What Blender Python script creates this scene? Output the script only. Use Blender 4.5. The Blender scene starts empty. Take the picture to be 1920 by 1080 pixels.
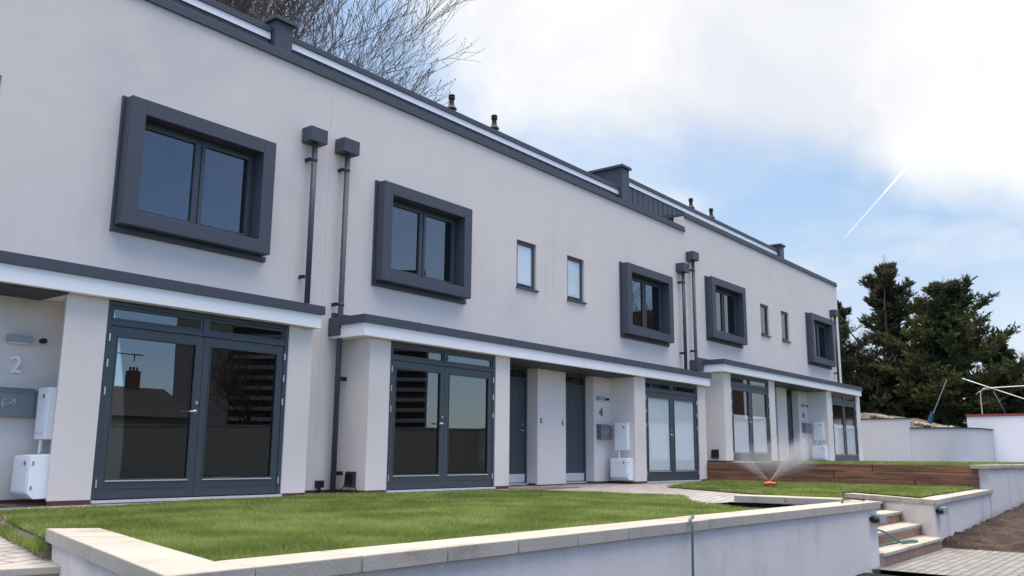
import bpy, bmesh, math, random
import numpy as np
from mathutils import Vector, Matrix, noise
random.seed(7)
C = bpy.context.scene
R = math.radians
# ------------------------------------------------------------------ camera
cam_d = bpy.data.cameras.new('camera'); cam = bpy.data.objects.new('camera', cam_d)
C.collection.objects.link(cam); C.camera = cam
cam_d.sensor_width = 36; cam_d.lens = 1657.18/1920*36; cam_d.clip_start = .05; cam_d.clip_end = 3000
YAW, PIT, ROL = R(38.2207), R(10.7592), R(.4792)
fw = Vector((math.cos(YAW)*math.cos(PIT), math.sin(YAW)*math.cos(PIT), math.sin(PIT)))
rt = Vector((math.sin(YAW), -math.cos(YAW), 0)); up = rt.cross(fw)
r2 = rt*math.cos(ROL)+up*math.sin(ROL); u2 = -rt*math.sin(ROL)+up*math.cos(ROL)
cam.matrix_world = Matrix(((r2.x,u2.x,-fw.x,0),(r2.y,u2.y,-fw.y,0),(r2.z,u2.z,-fw.z,0),(0,0,0,1)))
def ray(px, py): return r2*((px-960)/1657.18) - u2*((py-540)/1657.18) + fw
# ------------------------------------------------------------------ sun, sky, exposure
SUN_AZ = (0.80, 0.60); SUN_EL = 46
sd = Vector((SUN_AZ[0]*math.cos(R(SUN_EL)), SUN_AZ[1]*math.cos(R(SUN_EL)), math.sin(R(SUN_EL)))).normalized()
sl = bpy.data.lights.new('sun', 'SUN'); sl.energy = 0.8; sl.angle = R(14); sl.color = (1, .965, .9)
so = bpy.data.objects.new('sun', sl); C.collection.objects.link(so); so.rotation_euler = sd.to_track_quat('Z', 'Y').to_euler()
C.view_settings.view_transform = 'Standard'; C.view_settings.look = 'None'; C.view_settings.gamma = 1
C.view_settings.use_curve_mapping = False; C.view_settings.exposure = 1.0

class NT:
    def __init__(s, nt): s.n = nt; nt.nodes.clear()
    def a(s, t, ins=None, **kw):
        nd = s.n.nodes.new(t)
        for k, v in kw.items(): setattr(nd, k, v)
        for k, v in (ins or {}).items(): s.l(nd, k, v)
        return nd
    def l(s, nd, k, v):
        i = nd.inputs[k]
        if isinstance(v, bpy.types.NodeSocket): s.n.links.new(v, i)
        elif isinstance(v, bpy.types.Node): s.n.links.new(v.outputs[0], i)
        else: i.default_value = v
    def m(s, op, x, y=None, z=None, clamp=False):
        nd = s.n.nodes.new('ShaderNodeMath'); nd.operation = op; nd.use_clamp = clamp
        for i, v in enumerate((x, y, z)):
            if v is not None: s.l(nd, i, v)
        return nd.outputs[0]
    def mix(s, f, a, b, blend='MIX'):
        nd = s.n.nodes.new('ShaderNodeMix'); nd.data_type = 'RGBA'; nd.blend_type = blend
        for i, v in ((0, f), (6, a), (7, b)):
            if isinstance(v, tuple) and len(v) == 3: v = v+(1,)
            s.l(nd, i, v)
        return nd.outputs[2]
    def ramp(s, f, pts):
        nd = s.n.nodes.new('ShaderNodeMapRange'); nd.interpolation_type = 'SMOOTHSTEP'
        s.l(nd, 0, f); nd.inputs[1].default_value = pts[0]; nd.inputs[2].default_value = pts[1]
        return nd.outputs[0]

w = bpy.data.worlds.new('World'); C.world = w; w.use_nodes = True
N = NT(w.node_tree)
sky = N.a('ShaderNodeTexSky', sky_type='NISHITA'); sky.sun_disc = False; sky.sun_elevation = R(SUN_EL)
sky.sun_rotation = math.atan2(SUN_AZ[0], SUN_AZ[1]); sky.air_density = 1.0; sky.dust_density = .6; sky.ozone_density = 1.2
co = N.a('ShaderNodeTexCoord').outputs['Generated']
sx = N.a('ShaderNodeSeparateXYZ', {0: co})
X_, Y_, Z_ = sx.outputs
def dotp(v): return N.a('ShaderNodeVectorMath', {0: co, 1: tuple(v)}, operation='DOT_PRODUCT').outputs['Value']
# the big cloud bank: everything above a great circle, its rim broken by noise
na = ray(900, 245).normalized(); nb = ray(1960, 375).normalized(); nn = na.cross(nb).normalized(); na2 = ray(745, -120).normalized(); nb2 = ray(875, 190).normalized(); nn2 = nb2.cross(na2).normalized()
if nn2.dot(ray(1500, 0)) < 0: nn2 = -nn2
if nn.z < 0: nn = -nn
zz = N.m('MAXIMUM', N.m('ADD', Z_, .12), .05)
pl = N.a('ShaderNodeCombineXYZ', {0: N.m('DIVIDE', X_, zz), 1: N.m('DIVIDE', Y_, zz), 2: 0.0})
n1 = N.a('ShaderNodeTexNoise', {'Vector': pl.outputs[0], 'Scale': 1.15, 'Detail': 7.0, 'Roughness': .52, 'Distortion': .25})
n2 = N.a('ShaderNodeTexNoise', {'Vector': co, 'Scale': 5.0, 'Detail': 6.0, 'Roughness': .55, 'Distortion': .4})
n3 = N.a('ShaderNodeTexNoise', {'Vector': co, 'Scale': 1.6, 'Detail': 3.0, 'Roughness': .5})
d = N.m('ADD', N.m('MINIMUM', dotp(nn), dotp(nn2)), N.m('MULTIPLY', N.m('SUBTRACT', n2.outputs[0], .5), .13))
bank = N.ramp(d, (-.045, .05))
side = N.ramp(N.m('ADD', Y_, N.m('MULTIPLY', X_, .5)), (-.25, .25))
bank = N.m('MULTIPLY', bank, side)
# thin veil low over the horizon and scattered cloud everywhere else
lowv = N.m('MULTIPLY', N.m('MULTIPLY', N.ramp(n1.outputs[0], (.40, .72)), .72), N.m('ADD', .15, N.m('MULTIPLY', side, .85)))
hz = N.m('MULTIPLY', N.m('MULTIPLY', N.ramp(Z_, (.34, .0)), .68), N.m('ADD', .1, N.m('MULTIPLY', side, .9)))
scat = N.m('MULTIPLY', N.ramp(n3.outputs[0], (.5, .66)), N.m('MULTIPLY', N.m('SUBTRACT', 1.0, side), .3))
cl = N.m('MAXIMUM', bank, N.m('MAXIMUM', N.m('MAXIMUM', lowv, hz), scat))
# contrail: a short band of a great circle
ca = ray(1581, 449).normalized(); cb = ray(1742, 266).normalized(); ce = ray(1780, 222).normalized(); cn = ca.cross(cb).normalized(); ct = cn.cross(ca).normalized()
along = dotp(ct); wid = N.m('ABSOLUTE', dotp(cn))
tmax = ce.dot(ct)
wr = N.m('ADD', .0006, N.m('MULTIPLY', N.m('MAXIMUM', along, 0.0), .009))
trail = N.m('SUBTRACT', 1.0, N.ramp(N.m('DIVIDE', wid, wr), (.0, 1.3)))
trail = N.m('MULTIPLY', trail, N.m('MULTIPLY', N.ramp(along, (-.0005, .004)), N.ramp(along, (tmax, tmax*.62))))
skyc = N.mix(N.m('MULTIPLY', side, .5), sky.outputs[0], (3.1, 5.3, 8.2))
cloudc = N.mix(N.ramp(n2.outputs[0], (.3, .62)), (7.4, 7.6, 8.2), (8.9, 9.0, 9.1))
over = N.ramp(N.m('ADD', Z_, N.m('MULTIPLY', N.m('SUBTRACT', n3.outputs[0], .5), .25)), (.66, .84))
cloudc = N.mix(over, cloudc, (46., 41.5, 37.))  # extra bright cloud overhead, out of view, added to light the facade
skyc = N.mix(side, N.mix(1.0, skyc, (.80, .93, 1.14), 'MULTIPLY'), skyc)
gain = N.m('ADD', 1.0, N.m('MULTIPLY', N.m('SUBTRACT', 1.0, side), 1.5))  # sky behind the camera boosted to throw more light on the facade
skyc = N.a('ShaderNodeVectorMath', {0: skyc, 'Scale': gain}, operation='SCALE').outputs[0]
c1 = N.mix(N.m('MAXIMUM', cl, over), skyc, cloudc)
c2 = N.mix(N.m('MULTIPLY', trail, N.m('MULTIPLY', N.ramp(n2.outputs[0], (.25, .5)), .6)), c1, (12.5, 12.7, 13.0))
bg = N.a('ShaderNodeBackground', {0: c2, 1: .056})
N.a('ShaderNodeOutputWorld', {0: bg})

# ------------------------------------------------------------------ materials
def mat(name, col, rough=.6, spec=.4, metal=0., noise_amt=0., nscale=8., bump=0., bscale=60., col2=None, c2range=(.45, .7), c2scale=1.5, emit=None, detail=4., isl=0., streak=0.):
    m = bpy.data.materials.new(name); m.use_nodes = True; T = NT(m.node_tree)
    tc = T.a('ShaderNodeTexCoord').outputs['Object']
    c = col+(1,)
    if noise_amt:
        n = T.a('ShaderNodeTexNoise', {'Vector': tc, 'Scale': nscale, 'Detail': detail, 'Roughness': .6})
        f = T.m('ADD', T.m('MULTIPLY', T.m('SUBTRACT', n.outputs[0], .5), 2*noise_amt), 1.0)
        c = T.a('ShaderNodeVectorMath', {0: col, 'Scale': f}, operation='SCALE').outputs[0]
    if col2:
        n = T.a('ShaderNodeTexNoise', {'Vector': tc, 'Scale': c2scale, 'Detail': 5., 'Roughness': .6})
        c = T.mix(T.ramp(n.outputs[0], c2range), c, col2)
    if streak:
        n = T.a('ShaderNodeTexNoise', {'Vector': T.a('ShaderNodeMapping', {'Vector': tc, 'Scale': (5., 5., .22)}).outputs[0], 'Scale': 1., 'Detail': 5., 'Roughness': .6})
        g2 = T.a('ShaderNodeTexNoise', {'Vector': tc, 'Scale': 45., 'Detail': 3.})
        big = T.a('ShaderNodeTexNoise', {'Vector': tc, 'Scale': .35, 'Detail': 2.})
        k = T.m('ADD', T.m('MULTIPLY', T.m('MULTIPLY', T.ramp(n.outputs[0], (.52, .75)), T.ramp(big.outputs[0], (.4, .62))), -streak), T.m('MULTIPLY', T.m('SUBTRACT', g2.outputs[0], .5), .10))
        c = T.a('ShaderNodeVectorMath', {0: c, 'Scale': T.m('ADD', 1.0, k)}, operation='SCALE').outputs[0]
    if isl:
        rg = T.a('ShaderNodeNewGeometry').outputs['Random Per Island']
        c = T.mix(1.0, c, T.a('ShaderNodeCombineColor', {0: T.m('ADD', 1-isl, T.m('MULTIPLY', rg, 2*isl)), 1: T.m('ADD', 1-isl, T.m('MULTIPLY', rg, 1.9*isl)), 2: T.m('ADD', 1-isl*1.1, T.m('MULTIPLY', rg, 1.7*isl))}).outputs[0], 'MULTIPLY')
    p = T.a('ShaderNodeBsdfPrincipled', {'Base Color': c, 'Roughness': rough, 'Metallic': metal, 'Specular IOR Level': spec})
    if bump:
        n = T.a('ShaderNodeTexNoise', {'Vector': tc, 'Scale': bscale, 'Detail': 3.})
        T.l(p, 'Normal', T.a('ShaderNodeBump', {'Height': n.outputs[0], 'Strength': bump, 'Distance': .01}).outputs[0])
    T.a('ShaderNodeOutputMaterial', {0: p})
    return m
M = {}
M['render'] = mat('render', (.70, .645, .615), .85, .2, noise_amt=.035, nscale=1.6, bump=.35, bscale=140, col2=(.625, .585, .575), c2range=(.5, .8), c2scale=.6, streak=.05)
M['renderlow'] = mat('renderlow', (.66, .62, .60), .85, .2, noise_amt=.04, nscale=2., bump=.35, bscale=120, col2=(.54, .50, .48), c2range=(.48, .75), c2scale=1.3, streak=.15)
M['white'] = mat('white', (.86, .85, .87), .45, .4, noise_amt=.02)
M['bright'] = mat('bright', (.86, .86, .88), .4, .5)
M['dark'] = mat('dark', (.052, .061, .084), .55, .5, noise_amt=.05, nscale=3, bump=.03, bscale=40)
M['frame'] = mat('frame', (.047, .060, .073), .4, .5, noise_amt=.04, nscale=5)
M['clad'] = mat('clad', (.060, .068, .088), .5, .4, noise_amt=.06, nscale=4)
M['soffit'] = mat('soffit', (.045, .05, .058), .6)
M['black'] = mat('black', (.012, .012, .014), .5)
M['steel'] = mat('steel', (.55, .56, .58), .32, .5, metal=1., noise_amt=.04)
M['greymetal'] = mat('greymetal', (.20, .215, .235), .4, .5, metal=.6, noise_amt=.05)
M['sill'] = mat('sill', (.62, .63, .65), .4, .5, metal=.3)
M['lightgrey'] = mat('lightgrey', (.30, .32, .34), .45)
M['plastic'] = mat('plastic', (.80, .82, .85), .45, .4)
M['coping'] = mat('coping', (.40, .375, .34), .8, .25, noise_amt=.1, nscale=6, bump=.3, bscale=50, col2=(.24, .215, .185), c2range=(.5, .78), c2scale=2.2, isl=.10)
M['copingface'] = M['coping']
M['brick'] = mat('brickplain', (.12, .055, .045), .85, .2, noise_amt=.2, nscale=14, bump=.4)
M['bark'] = mat('bark', (.05, .043, .038), .9, .1, noise_amt=.3, nscale=9)
M['twig'] = mat('twig', (.105, .085, .075), .9, .1)
M['bud'] = mat('bud', (.30, .22, .14), .8, .1)
M['room'] = mat('room', (.38, .38, .38), .9, .1)
M['curtain'] = mat('curtain', (.85, .88, .88), .9, .1)
M['hose'] = mat('hose', (.05, .14, .12), .4, .5)
M['hoseblack'] = mat('hoseblack', (.015, .02, .018), .4, .5)
M['orange'] = mat('orange', (.80, .13, .03), .4, .5)
M['grille'] = mat('grille', (.045, .032, .028), .7)
M['deadfoliage'] = mat('deadfoliage', (.10, .065, .04), .9, .1, noise_amt=.3, nscale=3)
M['blueb'] = mat('blueb', (.02, .07, .16), .7)
M['rtile'] = mat('rtile', (.085, .058, .048), .85, .2, noise_amt=.3, nscale=6, bump=.5, bscale=12)
M['dtile'] = mat('dtile', (.07, .068, .072), .85, .2, noise_amt=.3, nscale=3)
M['hbrick'] = mat('hbrick', (.14, .095, .075), .85, .2, noise_amt=.25, nscale=10)
M['fencewood'] = mat('fencewood', (.30, .29, .26), .85, .2, noise_amt=.25, nscale=6)
M['concrete'] = mat('concrete', (.24, .24, .24), .85, .2, noise_amt=.08, nscale=.4)
M['winglass'] = mat('winglass', (.03, .04, .05), .08, .6)
M['board'] = mat('board', (.28, .25, .21), .8)

def glass(name, tint=(.78, .82, .84), ior=2.1, film=None, filmz=None, filmfac=.85):
    m = bpy.data.materials.new(name); m.use_nodes = True; T = NT(m.node_tree)
    fr = T.a('ShaderNodeFresnel', {'IOR': ior})
    tr = T.a('ShaderNodeBsdfTransparent', {0: tint+(1,)})
    nz = T.a('ShaderNodeTexNoise', {'Vector': T.a('ShaderNodeTexCoord').outputs['Object'], 'Scale': .9, 'Detail': 0.})
    bp = T.a('ShaderNodeBump', {'Height': nz.outputs[0], 'Strength': .035, 'Distance': .02})
    gl = T.a('ShaderNodeBsdfGlossy', {'Color': (.95, .97, 1, 1), 'Roughness': .0, 'Normal': bp.outputs[0]})
    base = tr
    if film:
        df = T.a('ShaderNodeBsdfDiffuse', {0: film+(1,)})
        base = T.a('ShaderNodeMixShader', {0: filmfac, 1: tr.outputs[0], 2: df.outputs[0]})
    mx = T.a('ShaderNodeMixShader', {0: fr.outputs[0], 1: base.outputs[0], 2: gl.outputs[0]})
    T.a('ShaderNodeOutputMaterial', {0: mx})
    return m
M['glass'] = glass('glass')
M['frost'] = glass('frost', film=(.62, .70, .72), filmfac=.9)
M['film'] = glass('film', film=(.60, .63, .65), filmfac=.8)

def tex_brick(name, c1, c2, mortar, bw, bh, msize=.008, rough=.85, axes='XY', rot=0., offset=.5, bump=.6, noise_amt=.25, stain=None):
    m = bpy.data.materials.new(name); m.use_nodes = True; T = NT(m.node_tree)
    tc = T.a('ShaderNodeTexCoord').outputs['Object']
    s = T.a('ShaderNodeSeparateXYZ', {0: tc}).outputs
    i = {'X': s[0], 'Y': s[1], 'Z': s[2]}
    v = T.a('ShaderNodeCombineXYZ', {0: i[axes[0]], 1: i[axes[1]]}).outputs[0]
    if rot: v = T.a('ShaderNodeVectorRotate', {'Vector': v, 'Angle': rot}, rotation_type='Z_AXIS').outputs[0]
    wob = T.a('ShaderNodeTexNoise', {'Vector': tc, 'Scale': 9., 'Detail': 2.})
    v = T.a('ShaderNodeVectorMath', {0: v, 1: T.a('ShaderNodeVectorMath', {0: wob.outputs['Color'], 'Scale': .006}, operation='SCALE').outputs[0]}, operation='ADD').outputs[0]
    b = T.a('ShaderNodeTexBrick', {'Vector': v, 'Color1': c1+(1,), 'Color2': c2+(1,), 'Mortar': mortar+(1,), 'Scale': 1., 'Mortar Size': msize, 'Mortar Smooth': .2, 'Bias': 0., 'Brick Width': bw, 'Row Height': bh})
    b.offset = offset
    n = T.a('ShaderNodeTexNoise', {'Vector': tc, 'Scale': 4., 'Detail': 8., 'Roughness': .7})
    f = T.m('ADD', T.m('MULTIPLY', T.m('SUBTRACT', n.outputs[0], .5), 2*noise_amt), 1.)
    c = T.a('ShaderNodeVectorMath', {0: b.outputs[0], 'Scale': f}, operation='SCALE').outputs[0]
    if stain:
        n2 = T.a('ShaderNodeTexNoise', {'Vector': tc, 'Scale': .9, 'Detail': 5.})
        c = T.mix(T.m('MULTIPLY', T.ramp(n2.outputs[0], (.5, .75)), .6), c, stain)
    p = T.a('ShaderNodeBsdfPrincipled', {'Base Color': c, 'Roughness': rough, 'Specular IOR Level': .25})
    h = T.m('SUBTRACT', T.m('MULTIPLY', n.outputs[0], .3), b.outputs[1])
    T.l(p, 'Normal', T.a('ShaderNodeBump', {'Height': h, 'Strength': bump, 'Distance': .006}).outputs[0])
    T.a('ShaderNodeOutputMaterial', {0: p})
    return m
M['paving'] = tex_brick('paving', (.40, .38, .37), (.30, .285, .28), (.12, .11, .10), .30, .15, .010, rot=R(-17), stain=(.30, .27, .24))
M['blocks'] = tex_brick('blocks', (.26, .25, .245), (.19, .185, .18), (.075, .07, .068), .21, .105, .008, stain=(.22, .20, .18))
M['riserbrick'] = tex_brick('riserbrick', (.34, .16, .11), (.24, .13, .10), (.35, .31, .27), .078, .5, .010, axes='XZ', offset=0., noise_amt=.4)
M['riserleft'] = tex_brick('riserleft', (.36, .22, .13), (.28, .17, .11), (.3, .27, .24), .08, .5, .010, axes='YZ', offset=0., noise_amt=.3)
M['capbrick'] = tex_brick('capbrick', (.34, .06, .045), (.27, .05, .04), (.30, .22, .2), .5, .11, .010, axes='ZY', offset=0., noise_amt=.2)

def wood_mat():
    m = bpy.data.materials.new('sleeper'); m.use_nodes = True; T = NT(m.node_tree)
    tc = T.a('ShaderNodeTexCoord').outputs['Object']
    mp = T.a('ShaderNodeMapping', {'Vector': tc, 'Scale': (3., .9, 22.)})
    n = T.a('ShaderNodeTexNoise', {'Vector': mp.outputs[0], 'Scale': 1., 'Detail': 8., 'Roughness': .65, 'Distortion': .6})
    n2 = T.a('ShaderNodeTexNoise', {'Vector': T.a('ShaderNodeMapping', {'Vector': tc, 'Scale': (1., .5, 2.5)}).outputs[0], 'Scale': 1., 'Detail': 4.})
    c = T.mix(T.ramp(n.outputs[0], (.3, .7)), (.085, .036, .02), (.34, .155, .085))
    c = T.mix(T.m('MULTIPLY', T.ramp(n2.outputs[0], (.38, .62)), .55), c, (.10, .045, .028))
    p = T.a('ShaderNodeBsdfPrincipled', {'Base Color': c, 'Roughness': .75})
    T.l(p, 'Normal', T.a('ShaderNodeBump', {'Height': n.outputs[0], 'Strength': .5, 'Distance': .01}).outputs[0])
    T.a('ShaderNodeOutputMaterial', {0: p}); return m
M['sleeper'] = wood_mat()

def ground_mat(name, a, b, c3=None, sc=3., bump=.8, bs=30.):
    m = bpy.data.materials.new(name); m.use_nodes = True; T = NT(m.node_tree)
    tc = T.a('ShaderNodeTexCoord').outputs['Object']
    n = T.a('ShaderNodeTexNoise', {'Vector': tc, 'Scale': sc, 'Detail': 9., 'Roughness': .68})
    c = T.mix(T.ramp(n.outputs[0], (.35, .65)), a, b)
    if c3:
        v = T.a('ShaderNodeTexVoronoi', {'Vector': tc, 'Scale': 16.})
        c = T.mix(T.ramp(v.outputs[0], (.22, .12)), c, c3)
    n2 = T.a('ShaderNodeTexNoise', {'Vector': tc, 'Scale': bs, 'Detail': 6., 'Roughness': .7})
    p = T.a('ShaderNodeBsdfPrincipled', {'Base Color': c, 'Roughness': .95, 'Specular IOR Level': .15})
    T.l(p, 'Normal', T.a('ShaderNodeBump', {'Height': n2.outputs[0], 'Strength': bump, 'Distance': .04}).outputs[0])
    T.a('ShaderNodeOutputMaterial', {0: p}); return m
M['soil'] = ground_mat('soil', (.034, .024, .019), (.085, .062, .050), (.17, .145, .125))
M['bank'] = ground_mat('bank', (.075, .06, .047), (.19, .16, .13), (.32, .30, .27), sc=1.6)
M['dirt'] = ground_mat('dirt', (.13, .09, .07), (.28, .23, .19), (.36, .33, .3), sc=6)
M['turf'] = ground_mat('turf', (.055, .065, .020), (.085, .105, .030), None, sc=2.)
M['ground'] = ground_mat('ground', (.07, .075, .04), (.12, .11, .07), None, sc=.4)

def leaf_mat(name, stops, trans=.25, nsc=1.1, rnd=.5):
    m = bpy.data.materials.new(name); m.use_nodes = True; T = NT(m.node_tree)
    g = T.a('ShaderNodeNewGeometry')
    tc = T.a('ShaderNodeTexCoord').outputs['Object']
    n = T.a('ShaderNodeTexNoise', {'Vector': tc, 'Scale': nsc, 'Detail': 3.})
    f = T.m('ADD', T.m('MULTIPLY', g.outputs['Random Per Island'], rnd), T.m('MULTIPLY', T.ramp(n.outputs[0], (.3, .7)), 1-rnd))
    c = T.mix(T.ramp(f, (.1, .6)), stops[0], stops[1]); c = T.mix(T.ramp(f, (.55, 1.)), c, stops[2])
    df = T.a('ShaderNodeBsdfPrincipled', {'Base Color': c, 'Roughness': .7, 'Specular IOR Level': .2})
    tl = T.a('ShaderNodeBsdfTranslucent', {0: c})
    mx = T.a('ShaderNodeMixShader', {0: trans, 1: df.outputs[0], 2: tl.outputs[0]})
    T.a('ShaderNodeOutputMaterial', {0: mx}); return m
M['grass'] = leaf_mat('grass', ((.125, .170, .042), (.215, .285, .068), (.38, .39, .15)), .35, nsc=1.5, rnd=.42)
M['conifer'] = leaf_mat('conifer', ((.030, .046, .024), (.080, .092, .036), (.19, .18, .06)), .2, nsc=.55, rnd=.45)
M['conifer2'] = leaf_mat('conifer2', ((.030, .040, .028), (.072, .078, .042), (.17, .14, .085)), .2, nsc=.6)
def spray_mat():
    m = bpy.data.materials.new('spray'); m.use_nodes = True; T = NT(m.node_tree)
    a = T.a('ShaderNodeBsdfTransparent'); b = T.a('ShaderNodeBsdfDiffuse', {0: (.95, .95, 1, 1)}); t = T.a('ShaderNodeBsdfTranslucent', {0: (.95, .95, 1, 1)})
    s = T.a('ShaderNodeMixShader', {0: .5, 1: b.outputs[0], 2: t.outputs[0]})
    T.a('ShaderNodeOutputMaterial', {0: T.a('ShaderNodeMixShader', {0: .62, 1: a.outputs[0], 2: s.outputs[0]}).outputs[0]}); return m
M['spray'] = spray_mat()

# ------------------------------------------------------------------ mesh helpers
class MB:
    def __init__(s): s.v = []; s.f = []
    def box(s, x0, x1, y0, y1, z0, z1):
        b = len(s.v); s.v += [(x0,y0,z0),(x1,y0,z0),(x1,y1,z0),(x0,y1,z0),(x0,y0,z1),(x1,y0,z1),(x1,y1,z1),(x0,y1,z1)]
        s.f += [[b+i for i in q] for q in ((0,3,2,1),(4,5,6,7),(0,1,5,4),(1,2,6,5),(2,3,7,6),(3,0,4,7))]; return s
    def prism(s, pts, z0, z1):
        # pts: ccw plan polygon
        b = len(s.v); n = len(pts)
        s.v += [(p[0],p[1],z0) for p in pts]+[(p[0],p[1],z1) for p in pts]
        s.f += [[b+i for i in range(n)][::-1], [b+n+i for i in range(n)]]
        for i in range(n): j = (i+1) % n; s.f.append([b+i,b+j,b+n+j,b+n+i])
        return s
    def quad(s, *p):
        b = len(s.v); s.v += [tuple(q) for q in p]; s.f.append(list(range(b, b+len(p)))); return s
    def tube(s, pts, rad, n=8, cap=True):
        pts = [Vector(p) for p in pts]; rs = rad if isinstance(rad, (list, tuple)) else [rad]*len(pts)
        b = len(s.v); u = None
        for i, p in enumerate(pts):
            t = (pts[min(i+1, len(pts)-1)]-pts[max(i-1, 0)]).normalized()
            if u is None: u = t.orthogonal().normalized()
            else: u = (u-t*u.dot(t)).normalized()
            v = t.cross(u)
            for k in range(n):
                a = 2*math.pi*k/n; s.v.append(tuple(p+(u*math.cos(a)+v*math.sin(a))*rs[i]))
        for i in range(len(pts)-1):
            for k in range(n): k2 = (k+1) % n; s.f.append([b+i*n+k, b+i*n+k2, b+(i+1)*n+k2, b+(i+1)*n+k])
        if cap: s.f.append([b+k for k in range(n)][::-1]); s.f.append([b+(len(pts)-1)*n+k for k in range(n)])
        return s
    def lathe(s, c, prof, n=16):
        b = len(s.v)
        for r, z in prof:
            for k in range(n): a = 2*math.pi*k/n; s.v.append((c[0]+r*math.cos(a), c[1]+r*math.sin(a), c[2]+z))
        for i in range(len(prof)-1):
            for k in range(n): k2 = (k+1) % n; s.f.append([b+i*n+k, b+i*n+k2, b+(i+1)*n+k2, b+(i+1)*n+k])
        s.f.append([b+k for k in range(n)][::-1]); s.f.append([b+(len(prof)-1)*n+k for k in range(n)]); return s
    def build(s, name, m, parent=None, smooth=False, bevel=0., org=None):
        me = bpy.data.meshes.new(name); vv = s.v
        if org is None and parent is not None and parent.type == 'EMPTY': org = None
        me.from_pydata(vv, [], s.f); me.materials.append(M[m] if isinstance(m, str) else m); me.validate(); me.update()
        o = bpy.data.objects.new(name, me); C.collection.objects.link(o)
        if smooth:
            for p in me.polygons: p.use_smooth = True
        if parent is not None: o.parent = parent; o.matrix_parent_inverse = inv(parent)
        if bevel:
            bv = o.modifiers.new('bevel', 'BEVEL'); bv.width = bevel; bv.segments = 2; bv.limit_method = 'ANGLE'; bv.angle_limit = R(40)
        return o
def _unused(o):
    l = Matrix.Identity(4)
    while o is not None: l = Matrix.Translation(o.location) @ (o.matrix_parent_inverse if o.parent else Matrix.Identity(4)) @ l if False else l; break
    return l
def inv(parent):
    # parts are modelled in world space; only Empties carry an offset
    p = parent; t = Vector((0,0,0))
    if p.type == 'EMPTY': t = Vector(p.location)
    return Matrix.Translation(-t)
def tag(o, label=None, cat=None, group=None, kind=None):
    if label: o['label'] = label
    if cat: o['category'] = cat
    if group: o['group'] = group
    if kind: o['kind'] = kind
    return o
def empty(name, loc, label, cat, group=None):
    o = bpy.data.objects.new(name, None); C.collection.objects.link(o); o.location = loc; o.empty_display_size = .2
    return tag(o, label, cat, group)
def holed(mb, x0, x1, z0, z1, y0, y1, holes):
    xs = sorted({x0, x1, *[h[0] for h in holes], *[h[1] for h in holes]}); zs = sorted({z0, z1, *[h[2] for h in holes], *[h[3] for h in holes]})
    xs = [x for x in xs if x0 <= x <= x1]; zs = [z for z in zs if z0 <= z <= z1]
    def solid(i, j):
        if i < 0 or j < 0 or i >= len(xs)-1 or j >= len(zs)-1: return False
        cx = (xs[i]+xs[i+1])/2; cz = (zs[j]+zs[j+1])/2
        return not any(h[0] < cx < h[1] and h[2] < cz < h[3] for h in holes)
    for i in range(len(xs)-1):
        for j in range(len(zs)-1):
            if not solid(i, j): continue
            a, b, c, d = xs[i], xs[i+1], zs[j], zs[j+1]
            mb.quad((a,y0,c),(b,y0,c),(b,y0,d),(a,y0,d)); mb.quad((a,y1,c),(a,y1,d),(b,y1,d),(b,y1,c))
            if not solid(i-1, j): mb.quad((a,y0,c),(a,y0,d),(a,y1,d),(a,y1,c))
            if not solid(i+1, j): mb.quad((b,y0,c),(b,y1,c),(b,y1,d),(b,y0,d))
            if not solid(i, j-1): mb.quad((a,y0,c),(a,y1,c),(b,y1,c),(b,y0,c))
            if not solid(i, j+1): mb.quad((a,y0,d),(b,y0,d),(b,y1,d),(a,y1,d))
    return mb
def ring(mb, x0, x1, z0, z1, t, y0, y1, b=None):
    b = t if b is None else b
    return mb.box(x0, x0+t, y0, y1, z0, z1).box(x1-t, x1, y0, y1, z0, z1).box(x0+t, x1-t, y0, y1, z1-t, z1).box(x0+t, x1-t, y0, y1, z0, z0+b)
def poly(pts, z, name, m, kind='structure'):
    from mathutils.geometry import tessellate_polygon
    vs = [Vector((p[0], p[1], z)) for p in pts]; tr = tessellate_polygon([vs])
    me = bpy.data.meshes.new(name); me.from_pydata([tuple(v) for v in vs], [], [tuple(t) for t in tr]); me.materials.append(M[m]); me.update()
    for p in me.polygons:
        if p.normal.z < 0: p.flip()
    o = bpy.data.objects.new(name, me); C.collection.objects.link(o); o['kind'] = kind; return o

# ------------------------------------------------------------------ ground and terraces
G = -.56          # level of the lower terrace (houses two to four)
GB = -.11         # level of the upper terrace (houses five and six)
MB().quad((-400,-400,-1.6),(600,-400,-1.6),(600,500,-1.6),(-400,500,-1.6)).build('ground', 'ground')['kind'] = 'structure'
poly([(3.0,6.3),(2.6,4.4),(9.4,4.4),(10.5,5.15),(11.3,5.15),(11.3,4.34),(13.3,4.34),(15.6,5.14),(16.05,5.14),(14.7,3.62),(19.85,3.75),(19.9,3.95),(20.55,9.9),(20.9,10.9),(-7,10.9),(-7,9.42),(3.80,9.36)], -.575, 'paving', 'paving')
poly([(20.0,3.6),(41,3.6),(41,7.0),(38.2,9),(38.2,14),(20.9,14),(20.6,9.9),(20.05,3.9)], GB-.012, 'upper_paving', 'paving')
lawnA = [(3.12,5.98),(2.86,6.19),(3.30,7.8),(3.69,8.9),(5.05,9.15),(6.95,9.5),(8.0,9.54),(10.2,9.15),(11.7,8.7),(11.95,7.6),(11.6,6.0),(10.45,5.3),(9.65,4.45),(9.3,3.62),(2.56,3.79)]
LP = MB(); LP.quad((-5.2,8.44,-.704),(2.92,5.80,-.704),(3.84,9.355,-.577),(-7,9.415,-.577)); LP.build('side_path', 'paving')['kind'] = 'structure'
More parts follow.
